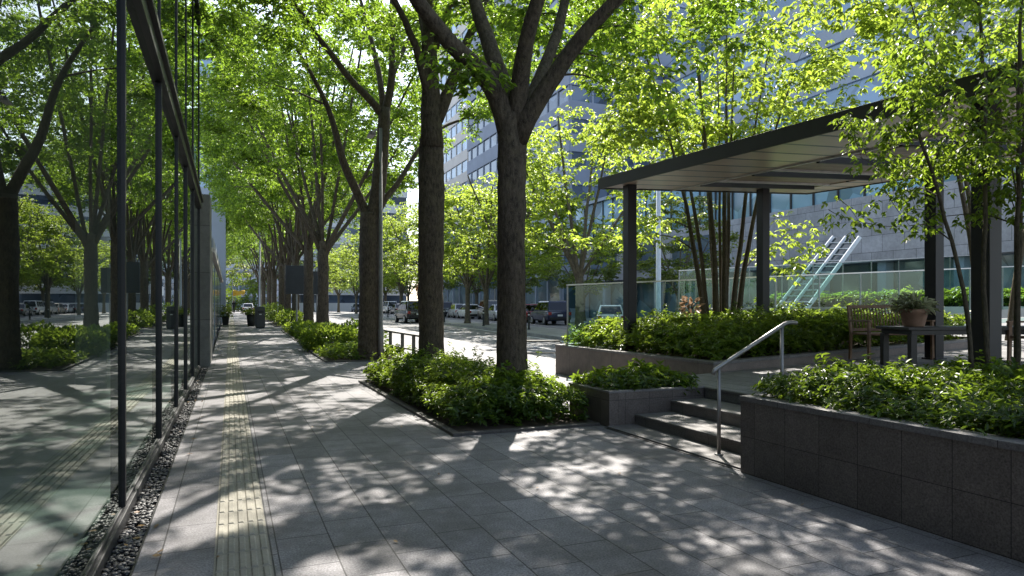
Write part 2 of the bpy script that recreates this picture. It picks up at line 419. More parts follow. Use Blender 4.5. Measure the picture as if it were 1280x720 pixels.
def vase(rng, zf, n, L, r0, inc=(14, 40)):
    out = []
    a0 = rng.uniform(0, 6.28)
    for i in range(n):
        az = a0 + i * 2 * PI / n + rng.normal(0, .25); ic = math.radians(rng.uniform(*inc)); l = L * rng.uniform(.8, 1.1)
        zs = zf - rng.uniform(0, .5)
        pts = [(0, 0, zs - .25), (math.cos(az) * .15, math.sin(az) * .15, zs + .15)]
        for t in (.3, .6, 1.0):
            h = l * math.sin(ic) * t ** .9; pts.append((math.cos(az) * h, math.sin(az) * h, zs + l * math.cos(ic) * t))
        out.append((pts, r0 * rng.uniform(.75, 1.1), .03))
    return out
# ------------------------------------------------------------------ shrub beds (uncountable ground cover)
def bed_leaves(name, rng, x0, x1, y0, y1, zb, hmin, hmax, nsprig, mat, lsize=.095, shoots=30, zf=None, per=9, kind='stuff', parent=None, lean=.16, wr=(.34, .5)):
    n = nsprig
    x = rng.uniform(x0, x1, n); y = rng.uniform(y0, y1, n)
    k = [(rng.uniform(1.2, 3.8), rng.uniform(1.2, 3.8), rng.uniform(0, 6)) for _ in range(5)]
    hf = sum(np.sin(a * x + c) * np.sin(b * y + c * 1.7) for a, b, c in k) / 3.2
    hf = np.clip(.5 + .5 * hf, 0, 1)
    edge = np.minimum(np.minimum(x - x0, x1 - x), np.minimum(y - y0, y1 - y))
    ef = np.clip(edge / .35, 0, 1) ** .5
    top = (hmin + (hmax - hmin) * hf) * (.35 + .65 * ef)
    frac = np.where(rng.uniform(0, 1, n) < .62, rng.uniform(.85, 1.06, n), rng.uniform(.15, .9, n))
    z = (zf(x) if zf else zb) + top * frac
    if shoots:
        s = rng.integers(0, n, shoots); z[s] = (zf(x[s]) if zf else zb) + top[s] * rng.uniform(1.1, 1.4, shoots)
    # lean outwards at the border
    cx = np.where(x - x0 < .3, -1., np.where(x1 - x < .3, 1., 0)); cy = np.where(y - y0 < .3, -1., np.where(y1 - y < .3, 1., 0))
    x = x + cx * rng.uniform(0, lean, n); y = y + cy * rng.uniform(0, lean, n)
    pos = np.stack([x, y, z], 1); m = n * per
    ax = np.stack([cx * .5 + rng.normal(0, .35, n), cy * .5 + rng.normal(0, .35, n), np.full(n, 1.)], 1)
    ax /= np.linalg.norm(ax, axis=1, keepdims=True)
    P = np.repeat(pos, per, 0); A = np.repeat(ax, per, 0)
    ang = np.tile(np.arange(per) * 2.4, n) + np.repeat(rng.uniform(0, 6.28, n), per)
    ref = np.tile(np.array([1., 0, 0]), (m, 1)); u = np.cross(A, ref); u /= np.linalg.norm(u, axis=1, keepdims=True); w = np.cross(A, u)
    el = rng.uniform(-.25, .75, m)
    D = (u * np.cos(ang)[:, None] + w * np.sin(ang)[:, None]) * np.cos(el)[:, None] + A * np.sin(el)[:, None]
    P = P + A * (rng.uniform(-.06, .03, m))[:, None]
    ln = lsize * rng.uniform(.6, 1.3, m) * np.repeat(rng.uniform(.75, 1.2, n), per)
    o = link(name, leaf_mesh(name, P, D, A + rand_dir(rng, m) * .35, ln, ln * rng.uniform(*wr, m), False, .18), mat, parent)
    if kind: o['kind'] = kind
    return o
rng = np.random.default_rng(7)
def R_(s): return np.random.default_rng(s)
# ================================================================== SETTING
def strip(name, x0, x1, ys, dz, mat, skirt=0.0):
    mb = MB(); ys = list(ys)
    for a, b in zip(ys[:-1], ys[1:]):
        mb.add([(x0, a, gz(a) + dz), (x1, a, gz(a) + dz), (x1, b, gz(b) + dz), (x0, b, gz(b) + dz)], [(0, 1, 2, 3)])
        if skirt:
            mb.add([(x0, a, gz(a) + dz), (x0, a, gz(a) + dz - skirt), (x0, b, gz(b) + dz - skirt), (x0, b, gz(b) + dz)], [(0, 3, 2, 1)])
            mb.add([(x1, a, gz(a) + dz), (x1, a, gz(a) + dz - skirt), (x1, b, gz(b) + dz - skirt), (x1, b, gz(b) + dz)], [(0, 1, 2, 3)])
    return struct(mb.build(name, mat))
YS = [-12, 0, 10, 18, 20, 22, 26, 30, 34, 38, 42, 46, 60, 80, 110, 180, 400]
YR = [15.2, 18, 20, 22, 26, 30, 34, 38, 42, 46, 60, 80, 110, 180, 400]
mbg = MB()
for a, b in zip([-400] + YS, YS + [900]):
    mbg.add([(-600, a, gz(a) - .3), (600, a, gz(a) - .3), (600, b, gz(b) - .3), (-600, b, gz(b) - .3)], [(0, 1, 2, 3)])
struct(mbg.build('ground', 'ground_soil'))
strip('pavement', -.51, 8.6, YS, 0, 'paving', .29)
strip('road', 8.8, 60, YR, -.14, 'asphalt')
strip('kerb', 8.6, 8.8, YR, .004, 'kerb_stone', .3)
strip('traffic_island', 14.2, 17.6, YR[2:], -.02, 'far_pavement', .25)
strip('far_pavement', 24.2, 60, YR[2:], -.01, 'far_pavement', .25)
strip('road_marking', 13.6, 13.75, YR[1:], -.136, 'road_paint')
mbm = MB()
for k in range(24):
    y = 17 + k * 6; mbm.add([(11.2, y, gz(y) - .135), (11.32, y, gz(y) - .135), (11.32, y + 2.6, gz(y + 2.6) - .135), (11.2, y + 2.6, gz(y + 2.6) - .135)], [(0, 1, 2, 3)])
struct(mbm.build('lane_marking', 'road_paint'))
# ---- tactile strip: ribbed tiles
mbt = MB(); y = -3.0; XT0, XT1 = -.09, .225
while y < 70:
    g0, g1 = gz(y), gz(y + .3); z = .004
    mbt.add([(XT0, y + .003, g0 + z), (XT1, y + .003, g0 + z), (XT1, y + .297, g1 + z), (XT0, y + .297, g1 + z)], [(0, 1, 2, 3)])
    for j in range(5):
        xc = XT0 + (j + .5) * (XT1 - XT0) / 5; w0, w1 = .021, .013; a, b = y + .012, y + .288
        mbt.add([(xc - w0, a, g0 + z + .0005), (xc + w0, a, g0 + z + .0005), (xc + w0, b, g1 + z + .0005), (xc - w0, b, g1 + z + .0005),
                 (xc - w1, a + .008, g0 + z + .0075), (xc + w1, a + .008, g0 + z + .0075), (xc + w1, b - .008, g1 + z + .0075), (xc - w1, b - .008, g1 + z + .0075)],
                [(4, 5, 6, 7), (0, 1, 5, 4), (1, 2, 6, 5), (2, 3, 7, 6), (3, 0, 4, 7)])
    y += .3
struct(mbt.build('tactile_path', 'tactile_tile'))
# dark joint beside the strip
strip('paving_joint', XT1 + .004, XT1 + .012, YS, .003, 'trim_black')
# ---- gravel strip
mbb = MB().box(-.72, -.512, -8, 19.0, -.28, -.035); struct(mbb.build('gravel_bed', 'soil'))
def pebbles():
    bm = bmesh.new(); bmesh.ops.create_icosphere(bm, subdivisions=2, radius=1); bm.verts.ensure_lookup_table()
    hi = (np.array([v.co[:] for v in bm.verts]), np.array([[v.index for v in f.verts] for f in bm.faces])); bm.free()
    bm = bmesh.new(); bmesh.ops.create_icosphere(bm, subdivisions=1, radius=1); bm.verts.ensure_lookup_table()
    lo = (np.array([v.co[:] for v in bm.verts]), np.array([[v.index for v in f.verts] for f in bm.faces])); bm.free()
    V, Fs, o = [], [], 0; g = R_(3)
    for (v, f), y0, y1, n in ((hi, 3.2, 7, 1500), (lo, 7, 19, 3600), (lo, 0, 3.2, 400)):
        for _ in range(n):
            s = g.uniform(.009, .019) * np.array([1.3, 1, .6]) * g.uniform(.8, 1.2, 3); a = g.uniform(0, 6.28)
            w = v * s * (1 + .15 * np.sin(v[:, [1, 2, 0]] * 2.5 + a))
            ca, sa = math.cos(a), math.sin(a)
            w = np.stack([w[:, 0] * ca - w[:, 1] * sa, w[:, 0] * sa + w[:, 1] * ca, w[:, 2] + g.normal(0, .1) * w[:, 0]], 1)
            V.append(w + np.array([g.uniform(-.665, -.53), g.uniform(y0, y1), g.uniform(-.03, .006)])); Fs.append(f + o); o += len(v)
    V = np.concatenate(V); Fs = np.concatenate(Fs)
    me = bpy.data.meshes.new('pebbles'); me.from_pydata(V.tolist(), [], Fs.tolist()); me.update()
    tag(link('gravel', me, 'pebble', smooth=True), 'dark loose pebbles filling the strip along the glass wall', 'gravel', kind='stuff')
pebbles()
mbe = MB().box(-.522, -.51, -8, 19, -.2, .006); struct(mbe.build('gravel_edging', 'frame_metal'))
# ================================================================== GLASS BUILDING (left)
GX, YM, ZT = -.705, [-5.2, -2.6, 0.0, 2.5, 5.5, 8.25, 10.75, 13.0, 15.4, 18.3], 4.08
gb = thing('glass_building', 'dark framed glass fronted building along the left of the walkway reflecting the trees', 'building', (GX, 5, 0))
def at_b(o): o.location = (-GX, -5, 0); return o     # parts were modelled in world space
mb = MB()
for a, b in zip(YM[:-1], YM[1:]):
    for z0, z1 in ((.13, ZT - .15), (ZT + .19, 8.4), (8.62, 13)):
        pass
def panes(z0, z1):
    for a, b in zip(YM[:-1], YM[1:]):
        m = MB(); g = R_(int(a * 10 + 100 + z0)); t = g.normal(0, .0024, 2)
        m.add([(GX - .006 + t[0], a + .02, z0), (GX - .006 - t[0], b - .02, z0), (GX - .006 - t[0] + t[1], b - .02, z1), (GX - .006 + t[0] + t[1], a + .02, z1)], [(0, 3, 2, 1)])
        at_b(m.build('glass_pane', 'facade_glass', gb))
panes(.10, ZT - .14); panes(ZT + .18, 8.4); panes(8.6, 13)
for yv in YM:
    m = MB().box(GX - .07, GX + .022, yv - .027, yv + .027, .1, ZT - .15)
    at_b(m.build('mullion', 'frame_metal', gb, bevel=.004))
    m = MB().box(GX - .07, GX + .012, yv - .016, yv + .016, ZT + .18, 13)
    at_b(m.build('mullion', 'frame_metal', gb, bevel=.004))
m = MB().box(GX - .1, GX + .03, YM[0], YM[-1] + .03, -.05, .07).box(GX - .1, GX + .008, YM[0], YM[-1] + .03, .072, .10)
at_b(m.build('base_rail', 'base_metal', gb, bevel=.006))
m = MB().box(GX - .2, GX + .055, YM[0], YM[-1] + .04, ZT - .15, ZT - .005).box(GX - .2, GX + .10, YM[0], YM[-1] + .04, ZT, ZT + .06).box(GX - .2, GX + .045, YM[0], YM[-1] + .04, ZT + .065, ZT + .18)
at_b(m.build('transom', 'frame_metal', gb, bevel=.004))
m = MB().box(GX - .2, GX + .04, YM[0], YM[-1] + .04, 8.4, 8.6); at_b(m.build('transom', 'frame_metal', gb))
m = MB().box(-9, GX - .21, YM[0], YM[-1], 3.95, 4.25).box(-9, GX - .21, YM[0], YM[-1], 8.3, 8.6).box(-9, GX + .03, YM[0], YM[-1] + .04, 13, 13.5)
at_b(m.build('floor_slab', 'interior_ceiling', gb))
m = MB().box(-9, GX - .11, YM[0], YM[-1], -.1, .02); at_b(m.build('interior_floor', 'interior_floor', gb))
m = MB().box(-9.2, -9, YM[0], YM[-1], 0, 13).box(-9.2, GX - .1, YM[0] - .2, YM[0], 0, 13).box(-9, GX - .12, YM[-1] + .05, YM[-1] + .2, 0, 13)
at_b(m.build('inner_wall', 'interior_dark', gb))
for yv in (6.9, 14.7):
    m = MB().box(-2.6, -2.1, yv - .25, yv + .25, .02, 3.95); at_b(m.build('column', 'interior_ceiling', gb))
# ---- portal pillar and shop fronts beyond
def solid(name, label, cat, boxes, mat, bevel=.01, group=None):
    xs = [b[0] for b in boxes]; ys = [b[2] for b in boxes]; o0 = (min(xs), min(ys), min(b[4] for b in boxes))
    m = MB()
    for b in boxes: m.box(b[0] - o0[0], b[1] - o0[0], b[2] - o0[1], b[3] - o0[1], b[4] - o0[2], b[5] - o0[2])
    return tag(m.build(name, mat, None, bevel=bevel, loc=o0), label, cat, group)
solid('stone_pillar', 'tall grey stone pillar at the far end of the glass front', 'pillar', [(-3, -.48, 19.05, 20.6, -.05, 4.4)], 'portal_stone')
solid('entrance_wall', 'lower grey wall beside the stone pillar with a shop entrance', 'wall', [(-3, -.62, 20.62, 23.2, 0, 3.6), (-3, -.50, 22.2, 22.9, -.02, 3.2)], 'portal_stone')
m = thing('shop_building', 'low shop building with dark openings and pale signs past the entrance wall', 'building', (-.6, 34, 0))
b_ = MB().box(-9, -.02, -10.7, 20, -.2, 4.1); b_.build('wall', 'spandrel_grey', m)
for k in range(5):
    MB().box(-.01, .03, -9.6 + k * 5.6, -6.0 + k * 5.6, .35, 3.1).build('shop_window', 'shop_glass', m)
MB().box(-.01, .12, -10, 19, 3.3, 3.45).build('canopy', 'spandrel_beige', m)
MB().box(-.01, .06, -8, 14, 3.55, 3.95).build('sign_band', 'spandrel_blue', m)
solid('shop_column', 'tall blue grey column at the far end of the walkway', 'column', [(-1.5, -.32, 55, 57, .3, 13)], 'spandrel_blue')
# ---- distant tower at the left end of the walkway
def tower(name, label, x0, x1, y0, y1, zb, h, floor, glassm, bandm, bay=3.0, band=.38, mull=True, facex=True, facey=True):
    t = thing(name, label, 'building', ((x0 + x1) / 2, y0, zb))
    cx = (x0 + x1) / 2; W = x1 - x0; D = y1 - y0
    MB().box(-W / 2, W / 2, 0, D, -1, h).build('glazing', glassm, t)
    m = MB(); n = int(h / floor)
    for k in range(n + 1):
        z = k * floor; z1 = min(z + floor * band, h + .4)
        m.box(-W / 2 - .18, W / 2 + .18, -.18, D + .18, z - .1, z1)
    m.build('floor_band', bandm, t)
    m = MB(); k = 0
    while k * bay < D:
        m.box(-W / 2 - .12, -W / 2 - .002, k * bay, k * bay + .22, 0, h); k += 1
    k = 0
    while k * bay < W:
        m.box(-W / 2 + k * bay, -W / 2 + k * bay + .22, -.12, -.002, 0, h); k += 1
    if mull: m.build('pier', bandm, t)
    MB().box(-W / 2 + 2, W / 2 - 2, 2, D - 2, h, h + 3).build('roof_plant', bandm, t)
    return t
tower('office_tower', 'pale blue grey tower above the far end of the walkway', -16, -1.2, 95, 125, .8, 38, 3.6, 'tower_glass', 'spandrel_blue', 2.4, .45)
tower('office_tower', 'beige tower with blue window bands seen between the two big trunks', 38, 62, 112, 140, .8, 60, 3.8, 'tower_glass', 'spandrel_beige', 3.2, .45)
tower('office_block', 'white office block with dark window strips beyond the parked cars', 12, 34, 140, 160, .8, 26, 3.4, 'dark_glass', 'spandrel_white', 30, .5, False)
tower('office_tower', 'grey slab tower rising behind the glazed roof and trees', 34, 52, 66, 100, .6, 46, 3.6, 'dark_glass', 'spandrel_grey', 2.7, .5)
tower('glass_tower', 'blue glass tower at the upper right against the sky', 62, 80, 30, 46, .5, 48, 4.0, 'tower_glass', 'spandrel_blue', 2.0, .12)
tower('office_tower', 'grey tower at the right edge behind the pavilion', 66, 90, 12, 26, .5, 36, 3.6, 'dark_glass', 'spandrel_grey', 2.5, .5)
tower('low_block', 'low dark glass block with a pale roof edge across the street', 31, 42, 62, 110, .5, 9, 4.4, 'shop_glass', 'spandrel_blue', 3.0, .22)
tower('far_block', 'bluish block closing the far end of the street behind the last trees', -30, 48, 200, 220, 1.0, 24, 3.6, 'dark_glass', 'spandrel_blue', 4.0, .45)
# ---- right-hand stone building across the street
rb = thing('stone_building', 'grey stone clad building with a glass ground floor behind the pavilion', 'building', (32, 14, 0))
def rpart(nm, boxes, mat, bev=0):
    m = MB()
    for b in boxes: m.box(b[0] - 32, b[1] - 32, b[2] - 14, b[3] - 14, b[4], b[5])
    return m.build(nm, mat, rb, bevel=bev)
rpart('wall', [(32, 44.1, 4, 62, 4.0, 7.6)], 'clad_grey')
rpart('upper_wall', [(44.4, 60, 4, 62, -.2, 30)], 'tower_glass'); rpart('floor_band', [(44.2, 44.39, 4.05, 61.9, 11.9 + k * 3.5, 13.3 + k * 3.5) for k in range(5)] + [(32.3, 44.1, 4.05, 61.9, 11.61, 11.9)], 'spandrel_blue')
rpart('upper_glazing', [(32.6, 44.1, 4.1, 61.9, 7.6, 11.6)], 'teal_glass')
rpart('ground_glazing', [(33.0, 44.1, 4.2, 61.8, -.2, 4.0)], 'shop_glass')
for k in range(14):
    rpart('column', [(32.25, 32.85, 5 + k * 4.2, 5.5 + k * 4.2, -.2, 3.995)], 'spandrel_grey')
rpart('glazing_bar', [(32.5, 32.62, 4.1 + k * 1.8, 4.2 + k * 1.8, 7.61, 11.59) for k in range(32)], 'dark_metal')

rpart('dark_window', [(31.9, 32.01, 40 + k * 6.5, 44.5 + k * 6.5, 4.7, 6.8) for k in range(3)], 'dark_glass')
# ================================================================== PLANTERS, STEPS, TERRACE
tz = lambda x: .45 + .042 * (np.maximum(x, 5.87) - 5.87)
mt = MB(); mt.slope(5.87, 26, -8, 8.6, -.25, lambda x: tz(x)); mt.slope(7.16, 26, 8.602, 14.3, -.25, lambda x: tz(x) - .003)
struct(mt.build('terrace', 'terrace_paving'))
st = thing('stone_steps', 'three grey stone steps up to the terrace', 'steps', (4.77, 5.04, 0))
for i, (xa, z0, z1) in enumerate(((0, 0, .15), (.55, .152, .30), (1.08, .302, .449))):
    MB().box(xa, 1.098, .003, 2.397, z0, z1).box(xa - .012, xa, .003, 2.397, z1 - .035, z1 - .001).build('step', 'step_stone', st, bevel=.006)
m = MB().box(4.36, 4.768, 5.03, 7.45, -.1, .022); struct(m.build('step_landing', 'step_stone', None, bevel=.005))
m = MB().box(4.325, 4.356, 5.0, 7.45, -.1, .005); struct(m.build('drain_slot', 'trim_black'))
def planter(name, label, x0, x1, y0, y1, ztop, t=.14, matx='wall_x', maty='wall_y', cop=.05, zf=None, over=.012, soil=.10):
    p = thing(name, label, 'planter', (x0, y0, 0)); zf = zf or (lambda x: ztop)
    L = lambda m, nm, mt_, bv=0: m.build(nm, mt_, p, bevel=bv, loc=(-x0, -y0, 0))
    zc = lambda x: zf(x) - cop
    L(MB().slope(x0, x0 + t, y0 + .002, y1 - .002, -.05, zc), 'wall', matx)
    L(MB().slope(x1 - t, x1, y0 + .002, y1 - .002, -.05, zc), 'wall', matx)
    L(MB().slope(x0 + t + .001, x1 - t - .001, y0, y0 + t, -.05, zc), 'wall', maty)
    L(MB().slope(x0 + t + .001, x1 - t - .001, y1 - t, y1, -.05, zc), 'wall', maty)
    c = MB()
    def cp(a, b, e, f):
        c.hexa([(a, e, zc(a) + .001), (b, e, zc(b) + .001), (b, f, zc(b) + .001), (a, f, zc(a) + .001)], [(a, e, zf(a)), (b, e, zf(b)), (b, f, zf(b)), (a, f, zf(a))])
    cp(x0 - over, x0 + t, y0 - over, y1 + over); cp(x1 - t, x1 + over, y0 - over, y1 + over)
    cp(x0 + t + .001, x1 - t - .001, y0 - over, y0 + t); cp(x0 + t + .001, x1 - t - .001, y1 - t, y1 + over)
    L(c, 'coping', 'coping', .005)
    L(MB().slope(x0 + t, x1 - t, y0 + t, y1 - t, -.04, lambda x: zf(x) - soil), 'soil', 'soil')
    return p
PR = (4.31, 7.1, -5.0, 4.97)
planter('stone_planter', 'long dark granite planter right of the steps, tiled in square slabs', *PR, .70, .16)
planter('stone_planter', 'low dark granite planter at the left foot of the steps', 4.40, 5.86, 7.455, 8.55, .455, .13, cop=.03)
bz = lambda x: .66 + .042 * (x - 6.95)
planter('stone_planter', 'long brown stone planter under the pavilion behind the steps', 6.95, 13.6, 8.62, 14.2, .66, .16, 'planter_back_x', 'planter_back_x', zf=bz)
# tree beds
def bed(x0, x1, y0, y1):
    g = gz((y0 + y1) / 2); s = gz(y0) * .5 + g * .5
    m = MB()
    for a, b, c, d in ((x0, x0 + .1, y0, y1), (x1 - .1, x1, y0, y1), (x0 + .101, x1 - .101, y0, y0 + .1), (x0 + .101, x1 - .101, y1 - .1, y1)):
        m.hexa([(a, c, gz(c) - .1), (b, c, gz(c) - .1), (b, d, gz(d) - .1), (a, d, gz(d) - .1)], [(a, c, gz(c) + .035), (b, c, gz(c) + .035), (b, d, gz(d) + .035), (a, d, gz(d) + .035)])
    struct(m.build('bed_kerb', 'bed_edge', None, bevel=.008))
    m = MB().hexa([(x0 + .1, y0 + .1, gz(y0) - .1), (x1 - .1, y0 + .1, gz(y0) - .1), (x1 - .1, y1 - .1, gz(y1) - .1), (x0 + .1, y1 - .1, gz(y1) - .1)],
                  [(x0 + .1, y0 + .1, gz(y0) + .02), (x1 - .1, y0 + .1, gz(y0) + .02), (x1 - .1, y1 - .1, gz(y1) + .02), (x0 + .1, y1 - .1, gz(y1) + .02)])
    struct(m.build('bed_soil', 'soil'))
BX0, BX1 = 2.40, 4.36
bed(BX0, BX1, 7.62, 14.0)
for y0, y1 in ((19.2, 27), (28.5, 37), (42, 50), (53, 66), (70, 90)): bed(BX0, BX1 + .4, y0, y1)
bed_leaves('ground_cover', R_(11), 2.62, 4.28, 7.95, 13.8, .03, .32, .60, 5600, 'leaf_shrub', .076, 90)
bed_leaves('ground_cover', R_(12), 4.55, 5.78, 7.62, 8.42, .40, .16, .30, 420, 'leaf_shrub', .085, 25)
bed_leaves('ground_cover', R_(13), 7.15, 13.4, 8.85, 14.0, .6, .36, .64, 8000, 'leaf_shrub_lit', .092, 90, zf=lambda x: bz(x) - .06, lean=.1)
bed_leaves('ground_cover', R_(14), 4.5, 6.9, -.5, 4.80, .62, .20, .38, 8200, 'leaf_shrub', .056, 150)
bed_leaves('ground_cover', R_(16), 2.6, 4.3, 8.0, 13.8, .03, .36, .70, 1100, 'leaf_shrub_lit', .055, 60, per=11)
bed_leaves('ground_cover', R_(17), 4.5, 6.8, -.5, 4.75, .62, .22, .44, 1100, 'leaf_right', .068, 60, per=7, wr=(.45, .6))
bed_leaves('ground_cover', R_(18), 7.15, 13.4, 8.85, 14.0, .6, .4, .76, 1700, 'leaf_shrub', .07, 120, zf=lambda x: bz(x) - .06, lean=.14)
def fallen():
    g = R_(77); n = 150; x = np.concatenate([g.uniform(-.6, 7, n - 40), g.uniform(-.64, -.3, 40)]); y = g.uniform(3.2, 26, n); k = ~((x > 2.3) & (y > 7.5)) & ~((x > 4.2) & (y < 8)); x, y = x[k], y[k]; n = len(x)
    P = np.stack([x, y, np.array([gz(v) for v in y]) + .012], 1); D = rand_dir(g, n); D[:, 2] *= .08
    ln = g.uniform(.035, .075, n)
    tag(link('fallen_leaves', leaf_mesh('fallen_leaves', P, D, rand_dir(g, n) * .25 + np.array([0, 0, 1.]), ln, ln * .5, False, -.1), 'leaf_dry'), 'scattered dry fallen leaves on the paving', 'leaves', kind='stuff')
fallen()
bed_leaves('ground_cover', R_(15), 2.6, 4.6, 19.4, 22.4, .02, .22, .42, 700, 'leaf_shrub_lit', .11, 20)
def shrub(nm, label, x, y, r, h, n, mat, seed, group=None, ls=.11, z=None, cat='shrub'):
    g = R_(seed); z = gz(y) if z is None else z
    t = thing(nm, label, cat, (x, y, z), 0, group)
    d = rand_dir(g, n); rad = g.uniform(.35, 1, n) ** .4
    lump = 1 + .22 * np.sin(d[:, 0] * 5 + seed) * np.sin(d[:, 1] * 5 + 2 * seed)
    P = d * (rad * lump)[:, None] * np.array([r, r, h * .55]) + np.array([0, 0, h * .5]); P[:, 2] = np.maximum(P[:, 2], .04)
    D = d + rand_dir(g, n) * .7; D[:, 2] += .15
    ln = ls * g.uniform(.6, 1.3, n)
    link('foliage', leaf_mesh('foliage', P, D, rand_dir(g, n) * .5 + d + np.array([0, 0, .6]), ln, ln * .48), mat, t)
    m = MB()
    for k in range(6):
        a = k * 1.05 + seed; m.tube([(0, 0, 0), (math.cos(a) * r * .35, math.sin(a) * r * .35, h * .4), (math.cos(a) * r * .6, math.sin(a) * r * .6, h * .75)], [.015, .01, .005], 5)
    m.build('stem', 'bark_stem', t)
    return t
gsh = 'shrubs in the beds along the row of trees'
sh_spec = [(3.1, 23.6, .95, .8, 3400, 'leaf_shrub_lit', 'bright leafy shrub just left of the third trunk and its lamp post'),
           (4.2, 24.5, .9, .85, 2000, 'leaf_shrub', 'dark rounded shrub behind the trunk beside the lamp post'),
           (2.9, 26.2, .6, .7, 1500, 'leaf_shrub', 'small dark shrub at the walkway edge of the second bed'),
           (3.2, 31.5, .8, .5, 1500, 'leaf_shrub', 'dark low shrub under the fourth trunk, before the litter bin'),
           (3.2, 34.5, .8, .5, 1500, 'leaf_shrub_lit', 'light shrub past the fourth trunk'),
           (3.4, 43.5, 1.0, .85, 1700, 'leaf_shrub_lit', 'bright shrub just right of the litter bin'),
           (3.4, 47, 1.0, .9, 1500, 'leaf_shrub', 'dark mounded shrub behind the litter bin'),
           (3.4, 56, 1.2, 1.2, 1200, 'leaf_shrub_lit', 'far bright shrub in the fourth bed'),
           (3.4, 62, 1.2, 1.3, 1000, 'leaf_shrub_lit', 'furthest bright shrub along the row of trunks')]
for i, (x, y, r, h, n, mt_, lb) in enumerate(sh_spec): shrub('shrub', lb, x, y, r, h, n, mt_, 30 + i, gsh, .13)
for i, (x, y, r, h, lb) in enumerate(((-.4, 122, 2.2, 3.4, 'big dark bush closing the end of the walkway on the left'), (4.6, 124, 2.6, 4.2, 'big green bush closing the end of the walkway behind the stopped car'), (1.8, 127, 2.8, 6, 'tall bush at the very end of the walkway behind the banner'))):
    shrub('bush', lb, x, y, r, h, 900, 'leaf_shrub', 80 + i, 'bushes closing the end of the walkway', .42)
shrub('flowering_shrub', 'pink tipped plant standing above the bed near the pavilion post', 9.75, 12.9, .17, .34, 60, 'leaf_pink', 61, None, .16, bz(9.3) + .62, 'plant')
# ================================================================== TREES
TX = 3.7
gtr = 'street trees in a row along the walkway'
def trunk_pts(r, zf, lean=(0, 0)):
    return [(0, 0, -.15, r * 1.35), (0, 0, .12, r * 1.18), (lean[0] * .15, lean[1] * .15, .6, r * 1.02), (lean[0] * .5, lean[1] * .5, zf * .5, r * .95), (lean[0] * .85, lean[1] * .85, zf * .85, r * .98), (lean[0], lean[1], zf, r * .92)]
# first big tree
y1 = 8.98; b1 = np.array([TX, y1, 0.0]); t1 = thing('street_tree', 'nearest thick trunked street tree forking into five limbs in the front bed', 'tree', tuple(b1), 0, gtr)
L1 = px_limbs(b1, [([(638, 175, 9.72), (618, 100, 9.55), (579, 69, 9.2), (547, 36, 9.0), (521, 0, 8.8), (470, -80, 8.4), (420, -200, 8)], .165, .045),
    ([(637, 170, 9.7), (628, 105, 9.8), (604, 36, 10.2), (590, 0, 10.5), (572, -90, 11), (560, -190, 11.5)], .155, .04),
    ([(645, 165, 9.7), (650, 105, 9.6), (659, 47, 9.3), (673, 0, 9.1), (692, -100, 8.6), (700, -240, 8.2)], .15, .04),
    ([(650, 165, 9.75), (664, 120, 10), (695, 47, 10.6), (702, 0, 11), (718, -90, 11.8), (730, -180, 12.4)], .11, .035),
    ([(646, 178, 9.7), (666, 132, 9.6), (691, 94, 9.5), (723, 47, 9.3), (770, 0, 9.1), (860, -90, 8.7), (950, -170, 8.4)], .15, .04)])
ex = [tuple(np.array(at(*p)) - b1) for p in ((585, 82, 9.0), (597, 100, 9.3), (560, 62, 9.1), (760, 110, 9.5), (820, 95, 9.2), (880, 50, 9.0), (800, 40, 9.4), (850, 130, 10), (940, 40, 9))]
ge = R_(101); ex += [(2.6 + ge.normal(0, 1.1), 3.2 + ge.normal(0, 1.2), 7.1 + ge.normal(0, .7)) for _ in range(26)]
make_tree(R_(1), trunk_pts(.215, 4.25), L1, ((.3, -.2, 9.0), (5.2, 5.0, 4.0), 5.0), 240, 43000, .114, 'leaf_street', 'bark', t1, ex, n_side=18, hollow=.3, tmin=.35, keep=lambda p: p[2] > 7.3 - 1.9 * min(max((p[0] - .8) / 2.0, 0), 1) - .8 * min(max((p[1] - 1) / 2.5, 0), 1))
# second
y2 = 13.2; b2 = np.array([TX, y2, 0.0]); t2 = thing('street_tree', 'second street tree with a tall straight dark trunk at the back of the front bed', 'tree', tuple(b2), 0, gtr)
L2 = px_limbs(b2, [([(540, 185, 13.57), (539, 140, 13.57), (536, 70, 13.5), (537, 0, 13.4), (530, -80, 13.2), (525, -160, 13)], .231, .05),
    ([(545, 150, 13.6), (567, 103, 13.7), (586, 54, 14), (602, 10, 14.3), (640, -60, 15)], .14, .035),
    ([(536, 120, 13.5), (520, 60, 13.2), (490, -10, 12.7), (450, -80, 12)], .1, .03),
    ([(543, 60, 13.5), (560, 10, 13.2), (590, -50, 12.6)], .09, .03), ([(538, 90, 13.6), (528, 20, 14.6), (510, -60, 15.6)], .1, .03)])
make_tree(R_(2), trunk_pts(.255, 4.9), L2, ((0, 0, 9.6), (5.0, 5.0, 4.2), 5.4), 230, 36000, .12, 'leaf_street', 'bark', t2, n_side=16, hollow=.3, tmin=.4, keep=lambda p: p[2] > 7.7 - 1.2 * min(max((p[0] - 1.5) / 2.0, 0), 1))
